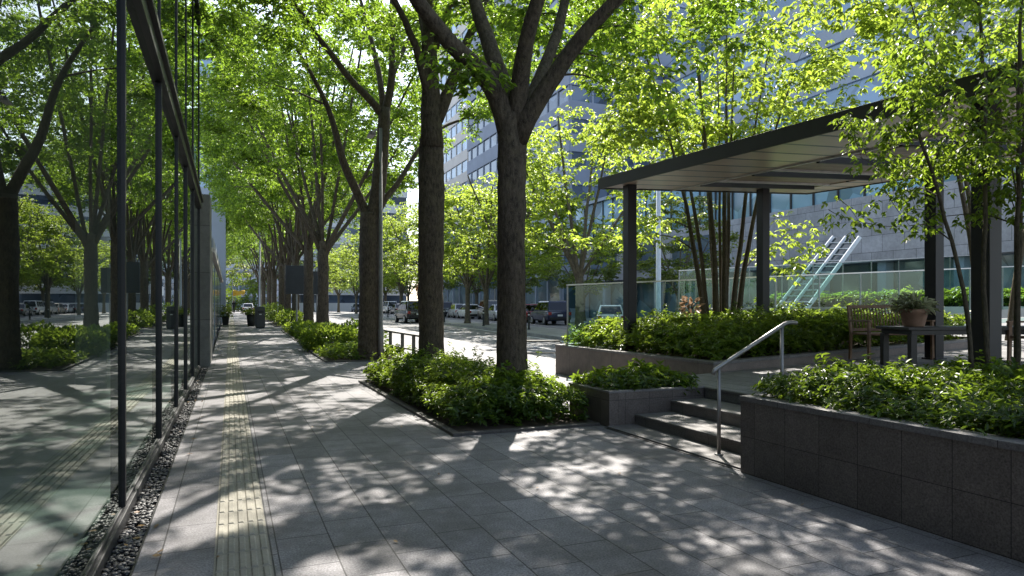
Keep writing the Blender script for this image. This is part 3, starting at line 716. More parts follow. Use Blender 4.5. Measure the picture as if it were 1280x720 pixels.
# third
y3 = 19.67; b3 = np.array([TX, y3, gz(19.67)]); t3 = thing('street_tree', 'third street tree forking low beside the lamp post', 'tree', tuple(b3), 0, gtr)
L3 = px_limbs(b3, [([(464, 285, 19.6), (470, 255, 19.6), (476, 200, 19.6), (479, 135, 19.6)], .24, .17),
    ([(479, 145, 19.6), (470, 132, 19.4), (434, 94, 18.8), (412, 64, 18.4), (365, 0, 17.8), (320, -60, 17.2)], .12, .035),
    ([(479, 145, 19.6), (487, 120, 19.6), (491, 78, 19.4), (491, 0, 19.2), (492, -60, 19)], .13, .04),
    ([(479, 140, 19.6), (476, 94, 20), (451, 0, 21), (435, -60, 21.6)], .10, .03),
    ([(489, 100, 19.5), (498, 75, 20), (518, 36, 20.6), (545, -10, 21.4)], .08, .03),
    ([(462, 285, 19.6), (457, 262, 19.6), (447, 245, 19.5), (426, 200, 19.2), (415, 150, 19), (400, 110, 18.8), (370, 60, 18.2)], .16, .04),
    ([(466, 280, 19.6), (482, 245, 19.7), (500, 229, 20), (528, 177, 20.8), (560, 155, 21.6), (599, 141, 22.4)], .10, .03)])
make_tree(R_(3), trunk_pts(.30, 4.2), L3, ((0, 0, 8.9), (5.2, 5.2, 4.8), 4.1), 280, 56000, .12, 'leaf_street', 'bark', t3, n_side=14, hollow=.42, tmin=.45, keep=lambda p: p[2] > 7.6 - 2.0 * min(max((-p[0] - 1.5) / 2.5, 0), 1) - 1.5 * min(max((p[1] - .5) / 2.5, 0), 1))
# generic row trees (two kinds, copied down the row)
def proto(seed, zf, n, r, leafm='leaf_street', crownz=7.8, rad=5.0, ch=4.4, zmin=3.9, tips=240, leaves=46000, ls=.14, name='street_tree', bk='bark', simple_=True, inc=(14, 40), L=8.5, hollow=.45, lr=.55, keep=None):
    t = thing(name, 'tree', 'tree'); g = R_(seed)
    make_tree(g, trunk_pts(r, zf), vase(g, zf, n, L, r * lr, inc), ((0, 0, crownz), (rad, rad, ch), zmin), tips, leaves, ls, leafm, bk, t, simple_=simple_, n_side=10, spray=.42, hollow=hollow, tmin=.42, keep=keep)
    index_kids(t); return t
vz = lambda p: p[2] > 6.6 - .9 * max(math.hypot(p[0], p[1]) - 2.2, 0)      # vase shape: bare inside, leafy outside
pa = proto(21, 3.2, 8, .225, inc=(8, 46), L=9.5, lr=.40, keep=vz); pb = proto(22, 3.5, 9, .22, crownz=7.8, zmin=4.0, inc=(8, 44), L=9.5, lr=.38, keep=vz)
row = [(29.6, pa, 0.3, 1.0, 'fourth street tree, forking in front of the dark sign board'), (35.5, pb, 1.2, 1.0, 'fifth street tree, close behind the fourth trunk'),
       (44.3, pb, 3.0, .98, 'slim street tree with a reddish trunk left of the dark sign board'), (50.8, pa, 2.2, 1.05, 'street tree standing just right of the litter bin'),
       (57.0, pb, 4.5, 1.0, 'street tree standing behind the litter bin'), (66, pa, 5.2, 1.0, 'far street tree left of the bin'), (76, pb, .6, 1.0, 'far street tree near the end of the walkway'),
       (88, pa, 1.9, 1.0, 'street tree far down the walkway, its crown over the walkers'), (102, pb, 2.6, 1.05, 'furthest street tree of the row along the walkway')]
used = set()
for y, p, rz, s, lb in row:
    o = p if p not in used else copy_tree(p); used.add(p)
    o.location = (TX + .1 * math.sin(y), y, gz(y)); o.rotation_euler = (0, 0, rz); o.scale = (s * 1.06, s * 1.06, s * 1.27); tag(o, lb, 'tree', gtr)
# median trees: bright young trees on the traffic island
pm = proto(31, 2.5, 7, .15, 'leaf_bright', 5.3, 3.3, 3.0, 2.5, 150, 9500, .19, 'young_tree', 'bark_pale', True, (12, 42), 5.6)
pn = proto(32, 2.2, 6, .13, 'leaf_bright', 5.0, 3.0, 2.9, 2.3, 130, 8500, .19, 'young_tree', 'bark_pale', True, (10, 40), 5.4)
gm = 'young trees on the traffic island'
med = [(16.1, 30.2, pm, .2, 1.36, 'bright young tree with fanning branches behind the end of the glass balustrade'), (15.5, 37, pn, 1.0, 1.25, 'bright young tree hidden behind the nearest thick trunk'),
       (15.6, 42.3, pn, 2.0, 1.25, 'young tree just left of the nearest thick trunk'), (15.5, 45.8, pm, 3.0, 1.2, 'young tree midway between the two big trunks'),
       (15.5, 57, pm, 4.0, 1.25, 'young tree behind the second big trunk'), (15.5, 66, pn, 5.0, 1.3, 'young tree right of the lamp post, with the pale trunk'), (15.5, 78, pm, 1.5, 1.3, 'young tree beyond the lamp post and its trunk'),
       (15.5, 92, pn, 2.5, 1.2, 'far young tree on the island left of the third trunk'), (15.5, 108, pm, .5, 1.2, 'furthest young tree on the traffic island')]
for x, y, p, rz, s, lb in med:
    o = p if p not in used else copy_tree(p); used.add(p)
    o.location = (x, y, gz(y) - .02); o.rotation_euler = (0, 0, rz); o.scale = (s, s, s); tag(o, lb, 'tree', gm)
# trees on the far side
pf = proto(41, 2.4, 6, .16, 'leaf_far', 5.4, 3.4, 3.2, 2.0, 130, 8000, .24, 'broadleaf_tree', 'bark_pale', True, (14, 45), 5.5)
gf = 'trees on the far side of the street'
far = [(26.5, 62, 0.5, 1.1, 'far side tree above the beige van'), (26.5, 49, 2, .95, 'small tree behind the navy car'), (26.5, 75, 3, 1.2, 'far side tree seen between the second and third trunks'),
       (26.5, 90, 4, 1.3, 'far side tree beyond the row of silver cars'), (26.5, 108, 5, 1.3, 'far tree towards the end of the street'), (27, 128, 1, 1.5, 'tree near the end of the street'), (14, 130, 2, 1.6, 'big tree closing the view at the end of the street'),
       (4, 135, 3.3, 1.6, 'big tree closing the view at the end of the walkway'), (24.5, 33.5, 2.4, .95, 'greyish round tree right of the pavilion post, before the stone building')]
for x, y, rz, s, lb in far:
    o = pf if pf not in used else copy_tree(pf); used.add(pf)
    o.location = (x, y, gz(y)); o.rotation_euler = (0, 0, rz); o.scale = (s, s, s); tag(o, lb, 'tree', gf)
# multi-stem tree beyond the pavilion
def multi(label, base, stems, crown, tips, leaves, ls, leafm, seed, spray=.34, ex=(), r=.08, droop=.3):
    t = thing('multi_stem_tree', label, 'tree', base); g = R_(seed); m = MB(); limbs = []
    for (sx, sy, tx, ty, h, rr) in stems:
        pts = [(sx, sy, -.1), (sx * 1.1 + tx * .12, sy * 1.1 + ty * .12, h * .25), (sx + tx * .45, sy + ty * .45, h * .6), (sx + tx, sy + ty, h)]
        limbs.append((pts, rr, .012))
    st0 = stems[0]
    make_tree(g, [(0, 0, -.1, .02), (0, 0, .05, .02), (0, 0, .1, .015)], limbs, crown, tips, leaves, ls, leafm, 'bark_stem', t, ex, droop=droop, spray=spray, n_side=9, tw=.7, hollow=.2, tmin=.35)
    return t
multi('multi stemmed tree rising behind the far end of the pavilion roof', (10.72, 12.98, .9),
      [(-.42, .05, -1.5, .2, 6.4, .075), (-.30, .1, -.8, .9, 6.8, .065), (-.16, .0, -.45, .3, 7.4, .085), (-.05, .12, .0, .8, 7.4, .07), (.06, .0, .25, .2, 7.4, .085), (.17, .1, .8, .7, 7.2, .065), (.28, .02, 1.2, .2, 7.0, .075), (.40, .0, 1.9, .1, 6.6, .08), (.12, .18, .9, 1.3, 7, .05)],
      ((.3, .7, 6.4), (3.9, 2.6, 2.9), 4.1), 190, 15500, .155, 'leaf_bright', 51, .40,
      ex=[(2.6, .5, 2.4), (3.3, .6, 2.8), (2.9, .5, 1.9), (2.3, .7, 3.0), (3.6, .4, 2.3), (2.4, .5, 1.5), (-1.6, .7, 2.8), (-2.1, .6, 2.2), (1.9, .7, 2.1)])
multi('multi stemmed tree with arching leafy branches in the right hand planter', (6.36, 3.92, .64),
      [(-.2, .12, -.5, .3, 2.7, .024), (-.05, .1, .05, .2, 3.7, .026), (.12, 0, -.2, -.2, 3.6, .03), (.3, .1, .35, .2, 3.6, .03), (.36, -.12, .6, -.2, 3.5, .03), (.05, -.15, -.3, -.3, 3.2, .022)],
      ((.22, .05, 2.9), (1.35, 1.4, 1.5), 1.3), 190, 12500, .066, 'leaf_right', 52, .17,
      ex=[(-1.35, .7, 1.75), (-1.1, .6, 1.65), (-.9, .5, 1.95), (-1.2, .5, 2.2), (-.8, .6, 2.3), (-.7, .4, 1.6), (-1.0, .9, 1.9)], droop=.5)
multi('multi stemmed tree behind the middle of the pavilion, its crown above the roof', (14.6, 9.2, .8),
      [(-.3, .05, -1.9, .3, 7.0, .08), (-.12, .1, -.8, .9, 7.6, .075), (.08, .08, .4, .6, 7.8, .08), (.3, -.05, 2.0, -.3, 7.0, .08)],
      ((0, 0, 6.8), (3.9, 3.6, 3.0), 4.2), 200, 18000, .155, 'leaf_bright', 53, .40)
# hedge on a pale wall
hz_ = thing('clipped_hedge', 'low clipped hedge on the pale wall before the glass ground floor', 'hedge', (25, 18, 1.55))
bed_leaves('foliage', R_(71), -.6, .7, -8, 8.5, .02, .45, .62, 3000, 'leaf_shrub_lit', .15, 20, kind=None, parent=hz_)
MB().box(-.5, .6, -7.9, 8.4, .0, .36).build('core', 'hedge_core', hz_)
solid('retaining_wall', 'pale concrete retaining wall under the clipped hedge', 'wall', [(24.2, 26, 8, 27.5, -.3, 1.55)], 'white_wall')
# ================================================================== PAVILION
SX, SY = .044, .037
pz = lambda x, y: 4.0 + SX * (x - 7.1) + SY * (y - 12.5)
pv = thing('pavilion', 'flat roofed dark steel pavilion with panelled soffit over the terrace', 'pavilion', (7.1, 12.5, 0))
def slab(x0, x1, y0, y1, dz0, dz1, nm, mat, bev=0):
    c = [(x0, y0), (x1, y0), (x1, y1), (x0, y1)]
    return MB().hexa([(x, y, pz(x, y) + dz0) for x, y in c], [(x, y, pz(x, y) + dz1) for x, y in c]).build(nm, mat, pv, bevel=bev, loc=(-7.1, -12.5, 0))
PX0, PX1, PY0, PY1 = 7.1, 12.85, -3.0, 12.5
for a_ in ((PX0 + .055, PX0 + 1.80, PY0 + .055, PY1 - .055), (PX1 - .92, PX1 - .055, PY0 + .055, PY1 - .055), (PX0 + 1.803, PX1 - .923, PY1 - 1.02, PY1 - .055)): slab(*a_, .10, .19, 'roof_deck', 'dark_metal')
for a in ((PX0, PX0 + .05, PY0, PY1), (PX1 - .05, PX1, PY0, PY1), (PX0 + .052, PX1 - .052, PY1 - .05, PY1), (PX0 + .052, PX1 - .052, PY0, PY0 + .05)):
    slab(*a, -.02, .205, 'fascia', 'dark_metal', .004)
slab(PX0 + .053, PX0 + .085, PY0 + .06, PY1 - .06, -.004, .02, 'edge_trim', 'bright_metal')
slab(PX0 + .09, PX0 + 1.75, PY0 + .06, PY1 - .06, .0, .05, 'soffit_panel', 'soffit_panel')
slab(PX0 + 1.753, PX0 + 1.80, PY0 + .06, PY1 - .06, -.03, .06, 'soffit_trim', 'bright_metal')
slab(PX1 - .9, PX1 - .06, PY0 + .06, PY1 - .06, .0, .05, 'soffit_panel', 'soffit_panel')
slab(PX0 + 1.81, PX1 - .91, PY1 - 1.0, PY1 - .06, .0, .05, 'soffit_panel', 'soffit_panel')
k = 0; yy = PY1 - 1.03
while yy - 1.6 > PY0:
    slab(PX0 + 1.81, PX1 - .91, yy - 1.44, yy - .5, .02, .06, 'wood_panel', 'wood_soffit')
    slab(PX0 + 1.803, PX1 - .923, yy - 1.44, yy - .5, .10, .186, 'roof_deck', 'dark_metal')
    slab(PX0 + 1.81, PX1 - .91, yy - .07, yy, -.05, .095, 'roof_beam', 'post_metal')
    slab(PX0 + 1.81, PX1 - .91, yy - .49, yy - .44, -.02, .07, 'slot_trim', 'bright_metal')
    yy -= 1.5
for x, y in ((7.5, 11.9), (7.5, 4.83), (10.95, 11.9), (10.8, 7.8), (10.8, 1.0), (7.5, -1.8)):
    MB().box(x - .1 - 7.1, x + .1 - 7.1, y - .1 - 12.5, y + .1 - 12.5, .45, pz(x, y) - .003).box(x - .13 - 7.1, x + .13 - 7.1, y - .13 - 12.5, y + .13 - 12.5, .45, .45 + (.042 * (x - 5.87)) + .02).build('post', 'post_metal', pv, bevel=.006)
# ================================================================== GLASS BALUSTRADES
def balustrade(label, x0, x1, y, zb, zt, sl, bay=1.55, rail='bright_metal', posts=True):
    t = thing('glass_balustrade', label, 'balustrade', (x0, y, zb)); n = round((x1 - x0) / bay); w = (x1 - x0) / n
    for k in range(n):
        a, b = k * w + .012, (k + 1) * w - .012
        MB().hexa([(a, -.006, sl * a), (b, -.006, sl * b), (b, .006, sl * b), (a, .006, sl * a)], [(a, -.006, zt - zb + sl * a - .03), (b, -.006, zt - zb + sl * b - .03), (b, .006, zt - zb + sl * b - .03), (a, .006, zt - zb + sl * a - .03)]).build('glass_panel', 'rail_glass', t)
    for k in range(n + 1):
        MB().box(k * w - .011, k * w + .011, -.022, .022, sl * k * w, zt - zb + sl * k * w - .03).build('post', 'galvanised', t)
    MB().bar((-.02, 0, zt - zb), (x1 - x0 + .02, 0, zt - zb + sl * (x1 - x0)), .05, .035).build('handrail', rail, t)
    return t
balustrade('frameless glass balustrade with a steel rail at the back of the terrace', 7.32, 24.6, 14.32, .66, 2.04, .05)
balustrade('second glass balustrade with a steel rail along the raised forecourt', 15, 31, 20.5, 1.5, 2.85, .065)
solid('forecourt_wall', 'dark low wall carrying the second glass balustrade', 'wall', [(14.9, 25.2, 20.4, 20.6, -.3, 1.495)], 'wall_y')
# ================================================================== HANDRAIL
hr = thing('stair_handrail', 'steel tube handrail on two posts beside the stone steps', 'handrail', (4.55, 5.56, .02))
zr = lambda x: .885 + (x) * .5
MB().cyl(0, 0, 0, zr(0) - .015, .019).cyl(0, 0, 0, .012, .045).build('post', 'steel', hr, True)
MB().cyl(.82, 0, .28, zr(.82) - .015, .019).cyl(.82, 0, .28, .314, .045).build('post', 'steel', hr, True)
MB().tube([(-.08, 0, zr(-.08) - .03), (-.05, 0, zr(-.05)), (.3, 0, zr(.3)), (.84, 0, zr(.84)), (.90, 0, zr(.86) + .01), (.98, 0, zr(.86) + .012), (1.02, 0, zr(.86) + .005)], .021, 12).build('rail', 'steel', hr, True)
# low metal rail beside the third tree
m = thing('low_railing', 'short dark metal railing beside the third trunk', 'railing', (4.4, 20.6, 0.02))
pts = [at(479, 413, 21.5), at(488, 414, 20.9), at(503, 416, 20.0), at(517, 418.5, 19.1), at(530, 421, 18.4)]
o0 = Vector((4.4, 20.6, .02)); pl = [Vector(p) - o0 for p in pts]
MB().bar(pl[0], pl[-1], .06, .05).build('top_rail', 'rail_metal', m); 
lo = Vector((0, 0, -.42)); MB().bar(pl[0] + lo, pl[-1] + lo, .04, .04).build('lower_rail', 'rail_metal', m)
for q in pl[1:]: MB().bar((q.x, q.y, -.05), (q.x, q.y, q.z - .026), .09, .06).build('post', 'rail_metal', m)
# hoop barrier near the kerb
hb = thing('hoop_barrier', 'low black hoop barrier behind the front bed between the two big trunks', 'barrier', (6.6, 16.9, 0))
MB().tube([(0, 0, 0), (0, 0, .5), (.02, 0, .58), (.1, 0, .62), (1.5, -.5, .62), (1.58, -.52, .58), (1.6, -.53, .5), (1.6, -.53, 0)], .022, 8).build('hoop', 'rail_metal', hb, True)
MB().bar((0, 0, .3), (1.6, -.53, .3), .03).build('cross_bar', 'rail_metal', hb)
# ================================================================== LAMP POSTS, SIGNS, BOLLARDS
def lamp(label, x, y, h, r, mat='galvanised', arm=1.2, az=0):
    t = thing('street_lamp', label, 'street lamp', (x, y, gz(y)), az)
    MB().tube([(0, 0, 0), (0, 0, .9), (0, 0, .92), (0, 0, h)], [r * 1.25, r * 1.2, r, r * .7], 14).build('pole', mat, t, True)
    MB().tube([(0, 0, h - .05), (arm * .5, 0, h + .12), (arm, 0, h + .15)], r * .5, 8).build('arm', mat, t, True)
    MB().hexa([(arm, -.12, h + .1), (arm + .6, -.1, h + .12), (arm + .6, .1, h + .12), (arm, .12, h + .1)], [(arm, -.08, h + .22), (arm + .6, -.05, h + .18), (arm + .6, .05, h + .18), (arm, .08, h + .22)]).build('lamp_head', mat, t, bevel=.02)
    return t
p = at(476, 440, 19.4); lamp('grey street lamp pole standing against the third trunk', p[0], p[1], 6.6, .065, 'lamp_grey', az=PI / 2)
p = at(823, 390, 26); lamp('pale street lamp pole behind the glass balustrade right of the pavilion post', p[0], p[1], 9, .10, 'ladder_steel')
p = at(325, 385, 62); lamp('far thin lamp pole beside the end of the walkway', p[0] , p[1], 8, .1)
def bollard(label, x, y):
    t = thing('bollard', label, 'bollard', (x, y, gz(y) - .02), 0, 'bollards along the traffic island')
    MB().tube([(0, 0, 0), (0, 0, .04), (0, 0, .045), (0, 0, .92), (0, 0, .99), (0, 0, 1.0)], [.085, .085, .06, .055, .05, .02], 12).build('shaft', 'trim_black', t, True)
    MB().tube([(0, 0, .80), (0, 0, .86)], .0585, 12).build('reflective_band', 'plate_white', t, True)
    return t
for x, y, lb in ((15.6, 35.3, 'bollard right of the nearest thick trunk, in front of the navy car'), (14.8, 40.6, 'bollard just left of the nearest thick trunk'), (14.6, 48.5, 'bollard right of the second big trunk'),
                 (14.6, 53.4, 'bollard partly behind the second big trunk'), (14.6, 63.5, 'bollard left of the second big trunk'), (14.6, 68, 'bollard near the pale young trunk'), (14.6, 74, 'bollard beyond the railing beside the lamp post')): bollard(lb, x, y)
sgn = thing('sign_board', 'big dark sign board backs on posts among the tree trunks', 'sign', (4.2, 40, gz(40)))
MB().box(-1.35, -.15, -.06, .06, 1.9, 3.5).build('board', 'sign_dark', sgn, bevel=.02); MB().box(-.05, .75, -.06, .06, 1.9, 3.2).build('board', 'sign_dark', sgn, bevel=.02)
for x in (-.75, .35): MB().cyl(x, .09, 0, 3.4, .05).build('post', 'galvanised', sgn)
# litter bin + potted plant by it
p = at(325, 410, 38); bn = thing('litter_bin', 'dark grey box litter bin on the walkway', 'bin', (p[0], p[1], gz(p[1])), .1)
MB().box(-.24, .24, -.24, .24, .06, 1.05).build('body', 'bin_grey', bn, bevel=.02); MB().box(-.2, .2, -.2, .2, 0, .06).build('plinth', 'trim_black', bn)
MB().hexa([(-.26, -.26, 1.055), (.26, -.26, 1.055), (.26, .26, 1.055), (-.26, .26, 1.055)], [(-.2, -.2, 1.2), (.2, -.2, 1.2), (.2, .2, 1.2), (-.2, .2, 1.2)]).build('lid', 'bin_grey', bn, bevel=.015)
MB().box(-.16, .16, -.247, -.238, .84, .95).build('slot', 'trim_black', bn); MB().box(-.07, .05, -.2455, -.238, .74, .79).build('notice', 'plate_white', bn)
p = at(314, 405, 41); pp = thing('potted_plant', 'leafy plant in a tall dark pot left of the litter bin', 'plant', (p[0], p[1], gz(p[1])))
MB().tube([(0, 0, 0), (0, 0, .7), (0, 0, .7)], [.2, .28, .22], 16).build('pot', 'pot_dark', pp, True)
def clump(parent, nm, r, h, z0, n, mat, seed, ls):
    g = R_(seed); d = rand_dir(g, n); d[:, 2] = abs(d[:, 2]) * .8 + .05; P = d * np.array([r, r, h]) * g.uniform(.2, 1, n)[:, None] + np.array([0, 0, z0]); ln = ls * g.uniform(.6, 1.3, n)
    return link(nm, leaf_mesh(nm, P, d + rand_dir(g, n) * .5, rand_dir(g, n) * .5 + np.array([0, 0, 1.]), ln, ln * .35, False, .3), mat, parent)
clump(pp, 'foliage', .5, .5, .68, 260, 'leaf_far', 5, .18)
for i, (y, lb) in enumerate(((46, 'leafy plant in a square pot against the shop front'), (60, 'plant in a square pot further along the shop front'))):
    t = thing('potted_plant', lb, 'plant', (-.28, y, gz(y)), 0, 'pots along the shop front')
    MB().hexa([(-.16, -.16, 0), (.16, -.16, 0), (.16, .16, 0), (-.16, .16, 0)], [(-.22, -.22, .55), (.22, -.22, .55), (.22, .22, .55), (-.22, .22, .55)]).build('pot', 'pot_dark', t)
    clump(t, 'foliage', .42, .9, .5, 240, 'leaf_far', 8 + i, .16)
shrub('red_leaved_tree', 'small orange red leaved tree on the far side just left of the second trunk', 22.8, 84, 1.2, 2.4, 700, 'leaf_orange', 91, None, .3, gz(84) + 1.6, 'tree')
MB().cyl(22.8, 84, gz(84), gz(84) + 2.2, .07).build('trunk', 'bark_pale', C.objects['red_leaved_tree'], loc=(-22.8, -84, -gz(84) - 1.6))
t = thing('roadside_panel', 'blue sign panel on posts across the street between the two big trunks', 'sign', (29.5, 80, gz(80)))
MB().box(-1.6, 1.6, -.1, .1, 4.0, 5.6).build('panel', 'blue_panel', t, bevel=.03)
for x in (-1.2, 1.2): MB().cyl(x, 0, 0, 4.2, .08).build('post', 'galvanised', t)
t = thing('banner', 'yellow and orange banner on a pole at the end of the walkway', 'banner', (.3, 112, gz(112)))
MB().cyl(0, 0, 0, 5, .06).build('pole', 'galvanised', t)
g = MB()
for k in range(8):
    a, b = k * .22, (k + 1) * .22; ya, yb = .12 * math.sin(a * 4), .12 * math.sin(b * 4)
    g.add([(a, ya, 2.4), (b, yb, 2.5 + .3 * a), (b, yb, 3.3 + .1 * math.sin(b * 5)), (a, ya, 3.3 + .1 * math.sin(a * 5))], [(0, 1, 2, 3)])
o = g.build('cloth', 'yellow_panel', t, True); sm = o.modifiers.new('Solid', 'SOLIDIFY'); sm.thickness = .01
# ================================================================== GLAZED SLOPING ROOF (escalator canopy) by the stone building
gr = thing('glazed_stair_roof', 'sloping ladder like glazed roof with steel frame leaning against the stone building', 'glazed roof', at(990, 385, 30))
o0 = Vector(gr.location)
lft = (Vector(at(966, 392, 31)) - o0, Vector(at(1042, 296, 31)) - o0); mid = (Vector(at(984, 392, 30.2)) - o0, Vector(at(1058, 296, 30.2)) - o0); rgt = (Vector(at(1004, 392, 29.4)) - o0, Vector(at(1075, 296, 29.4)) - o0)
for q in (lft, mid, rgt): MB().bar(q[0], q[1], .11, .16).build('side_rail', 'ladder_steel', gr, bevel=.008)
for k in range(1, 13):
    f = k / 13
    MB().bar(lft[0].lerp(lft[1], f), rgt[0].lerp(rgt[1], f), .06, .05).build('glazing_bar', 'ladder_steel', gr)
n = (rgt[0] - lft[0]).cross(lft[1] - lft[0]).normalized() * .03
c4 = [lft[0], rgt[0], rgt[1], lft[1]]
MB().add([v - n for v in c4] + [v - n * 1.4 for v in c4], [(0, 1, 2, 3), (7, 6, 5, 4), (0, 4, 5, 1), (1, 5, 6, 2), (2, 6, 7, 3), (3, 7, 4, 0)]).build('glass', 'roof_glass', gr)
# ================================================================== TERRACE FURNITURE
def chair(nm, label, cat, x, y, rz, hw=.26):
    z = float(tz(x)); t = thing(nm, label, cat, (x, y, z), rz)
    MB().box(-hw + .01, hw - .01, -.24, .24, .42, .455).build('seat', 'chair_wood', t, bevel=.01)
    for sx in (-1, 1):
        MB().bar((sx * hw, -.24, 0), (sx * hw, -.23, .64), .04, .05).build('leg', 'chair_wood', t, bevel=.005)
        MB().bar((sx * hw, .27, 0), (sx * hw, .24, .44), .04, .05).bar((sx * hw, .24, .44), (sx * hw, .32, .90), .04, .045).build('leg', 'chair_wood', t, bevel=.005)
        MB().bar((sx * hw, -.27, .655), (sx * hw, .28, .655), .055, .028).build('armrest', 'chair_wood', t, bevel=.005)
    MB().bar((-hw - .02, .325, .89), (hw + .02, .325, .89), .03, .055).build('top_rail', 'chair_wood', t, bevel=.004)
    MB().bar((-hw + .01, .255, .50), (hw - .01, .255, .50), .025, .05).build('back_rail', 'chair_wood', t, bevel=.004)
    b = MB(); n = round((2 * hw - .1) / .056)
    for k in range(n + 1):
        xx = -hw + .05 + k * (2 * hw - .1) / n
        b.tube([(xx, .255, .52), (xx, .262, .62), (xx, .292, .76), (xx, .325, .87)], .0095, 6)
    b.build('back_slats', 'chair_wood', t, True)
    return t
p = at(1114, 453, 11.4); chair('wooden_bench', 'slat backed wooden garden bench behind the potted plant and dark table', 'bench', p[0], p[1], -TH + .12, .56)
p = at(1300, 454, 9.6); chair('wooden_chair', 'slat backed wooden armchair at the right edge behind the stems', 'chair', p[0], p[1], -1.9)
p = at(1195, 456, 10.2); tbz = float(tz(p[0])); tb = thing('terrace_table', 'long dark wooden table behind the planter on the terrace', 'table', (p[0], p[1], tbz), -TH + .06)
MB().box(-1.0, 2.2, -.4, .4, .555, .60).build('tabletop', 'table_dark', tb, bevel=.006)
MB().box(-.93, 2.13, -.36, .36, .49, .554).build('apron', 'table_dark', tb)
for sx in (-.9, 2.1):
    for sy in (-.33, .33): MB().box(sx - .045, sx + .045, sy - .045, sy + .045, 0, .489).build('leg', 'table_dark', tb, bevel=.004)
q = Matrix.Rotation(-TH + .06, 3, 'Z') @ Vector((-.62, .05, 0)); pt = thing('potted_plant', 'variegated plant in a terracotta pot standing on the dark table', 'plant', (p[0] + q.x, p[1] + q.y, tbz + .60))
MB().tube([(0, 0, 0), (0, 0, .02), (0, 0, .2), (0, 0, .205), (0, 0, .26), (0, 0, .26), (0, 0, .22)], [.13, .14, .185, .2, .205, .18, .17], 20).build('pot', 'terracotta', pt, True)
clump(pt, 'foliage', .27, .27, .22, 420, 'leaf_pale', 77, .11)
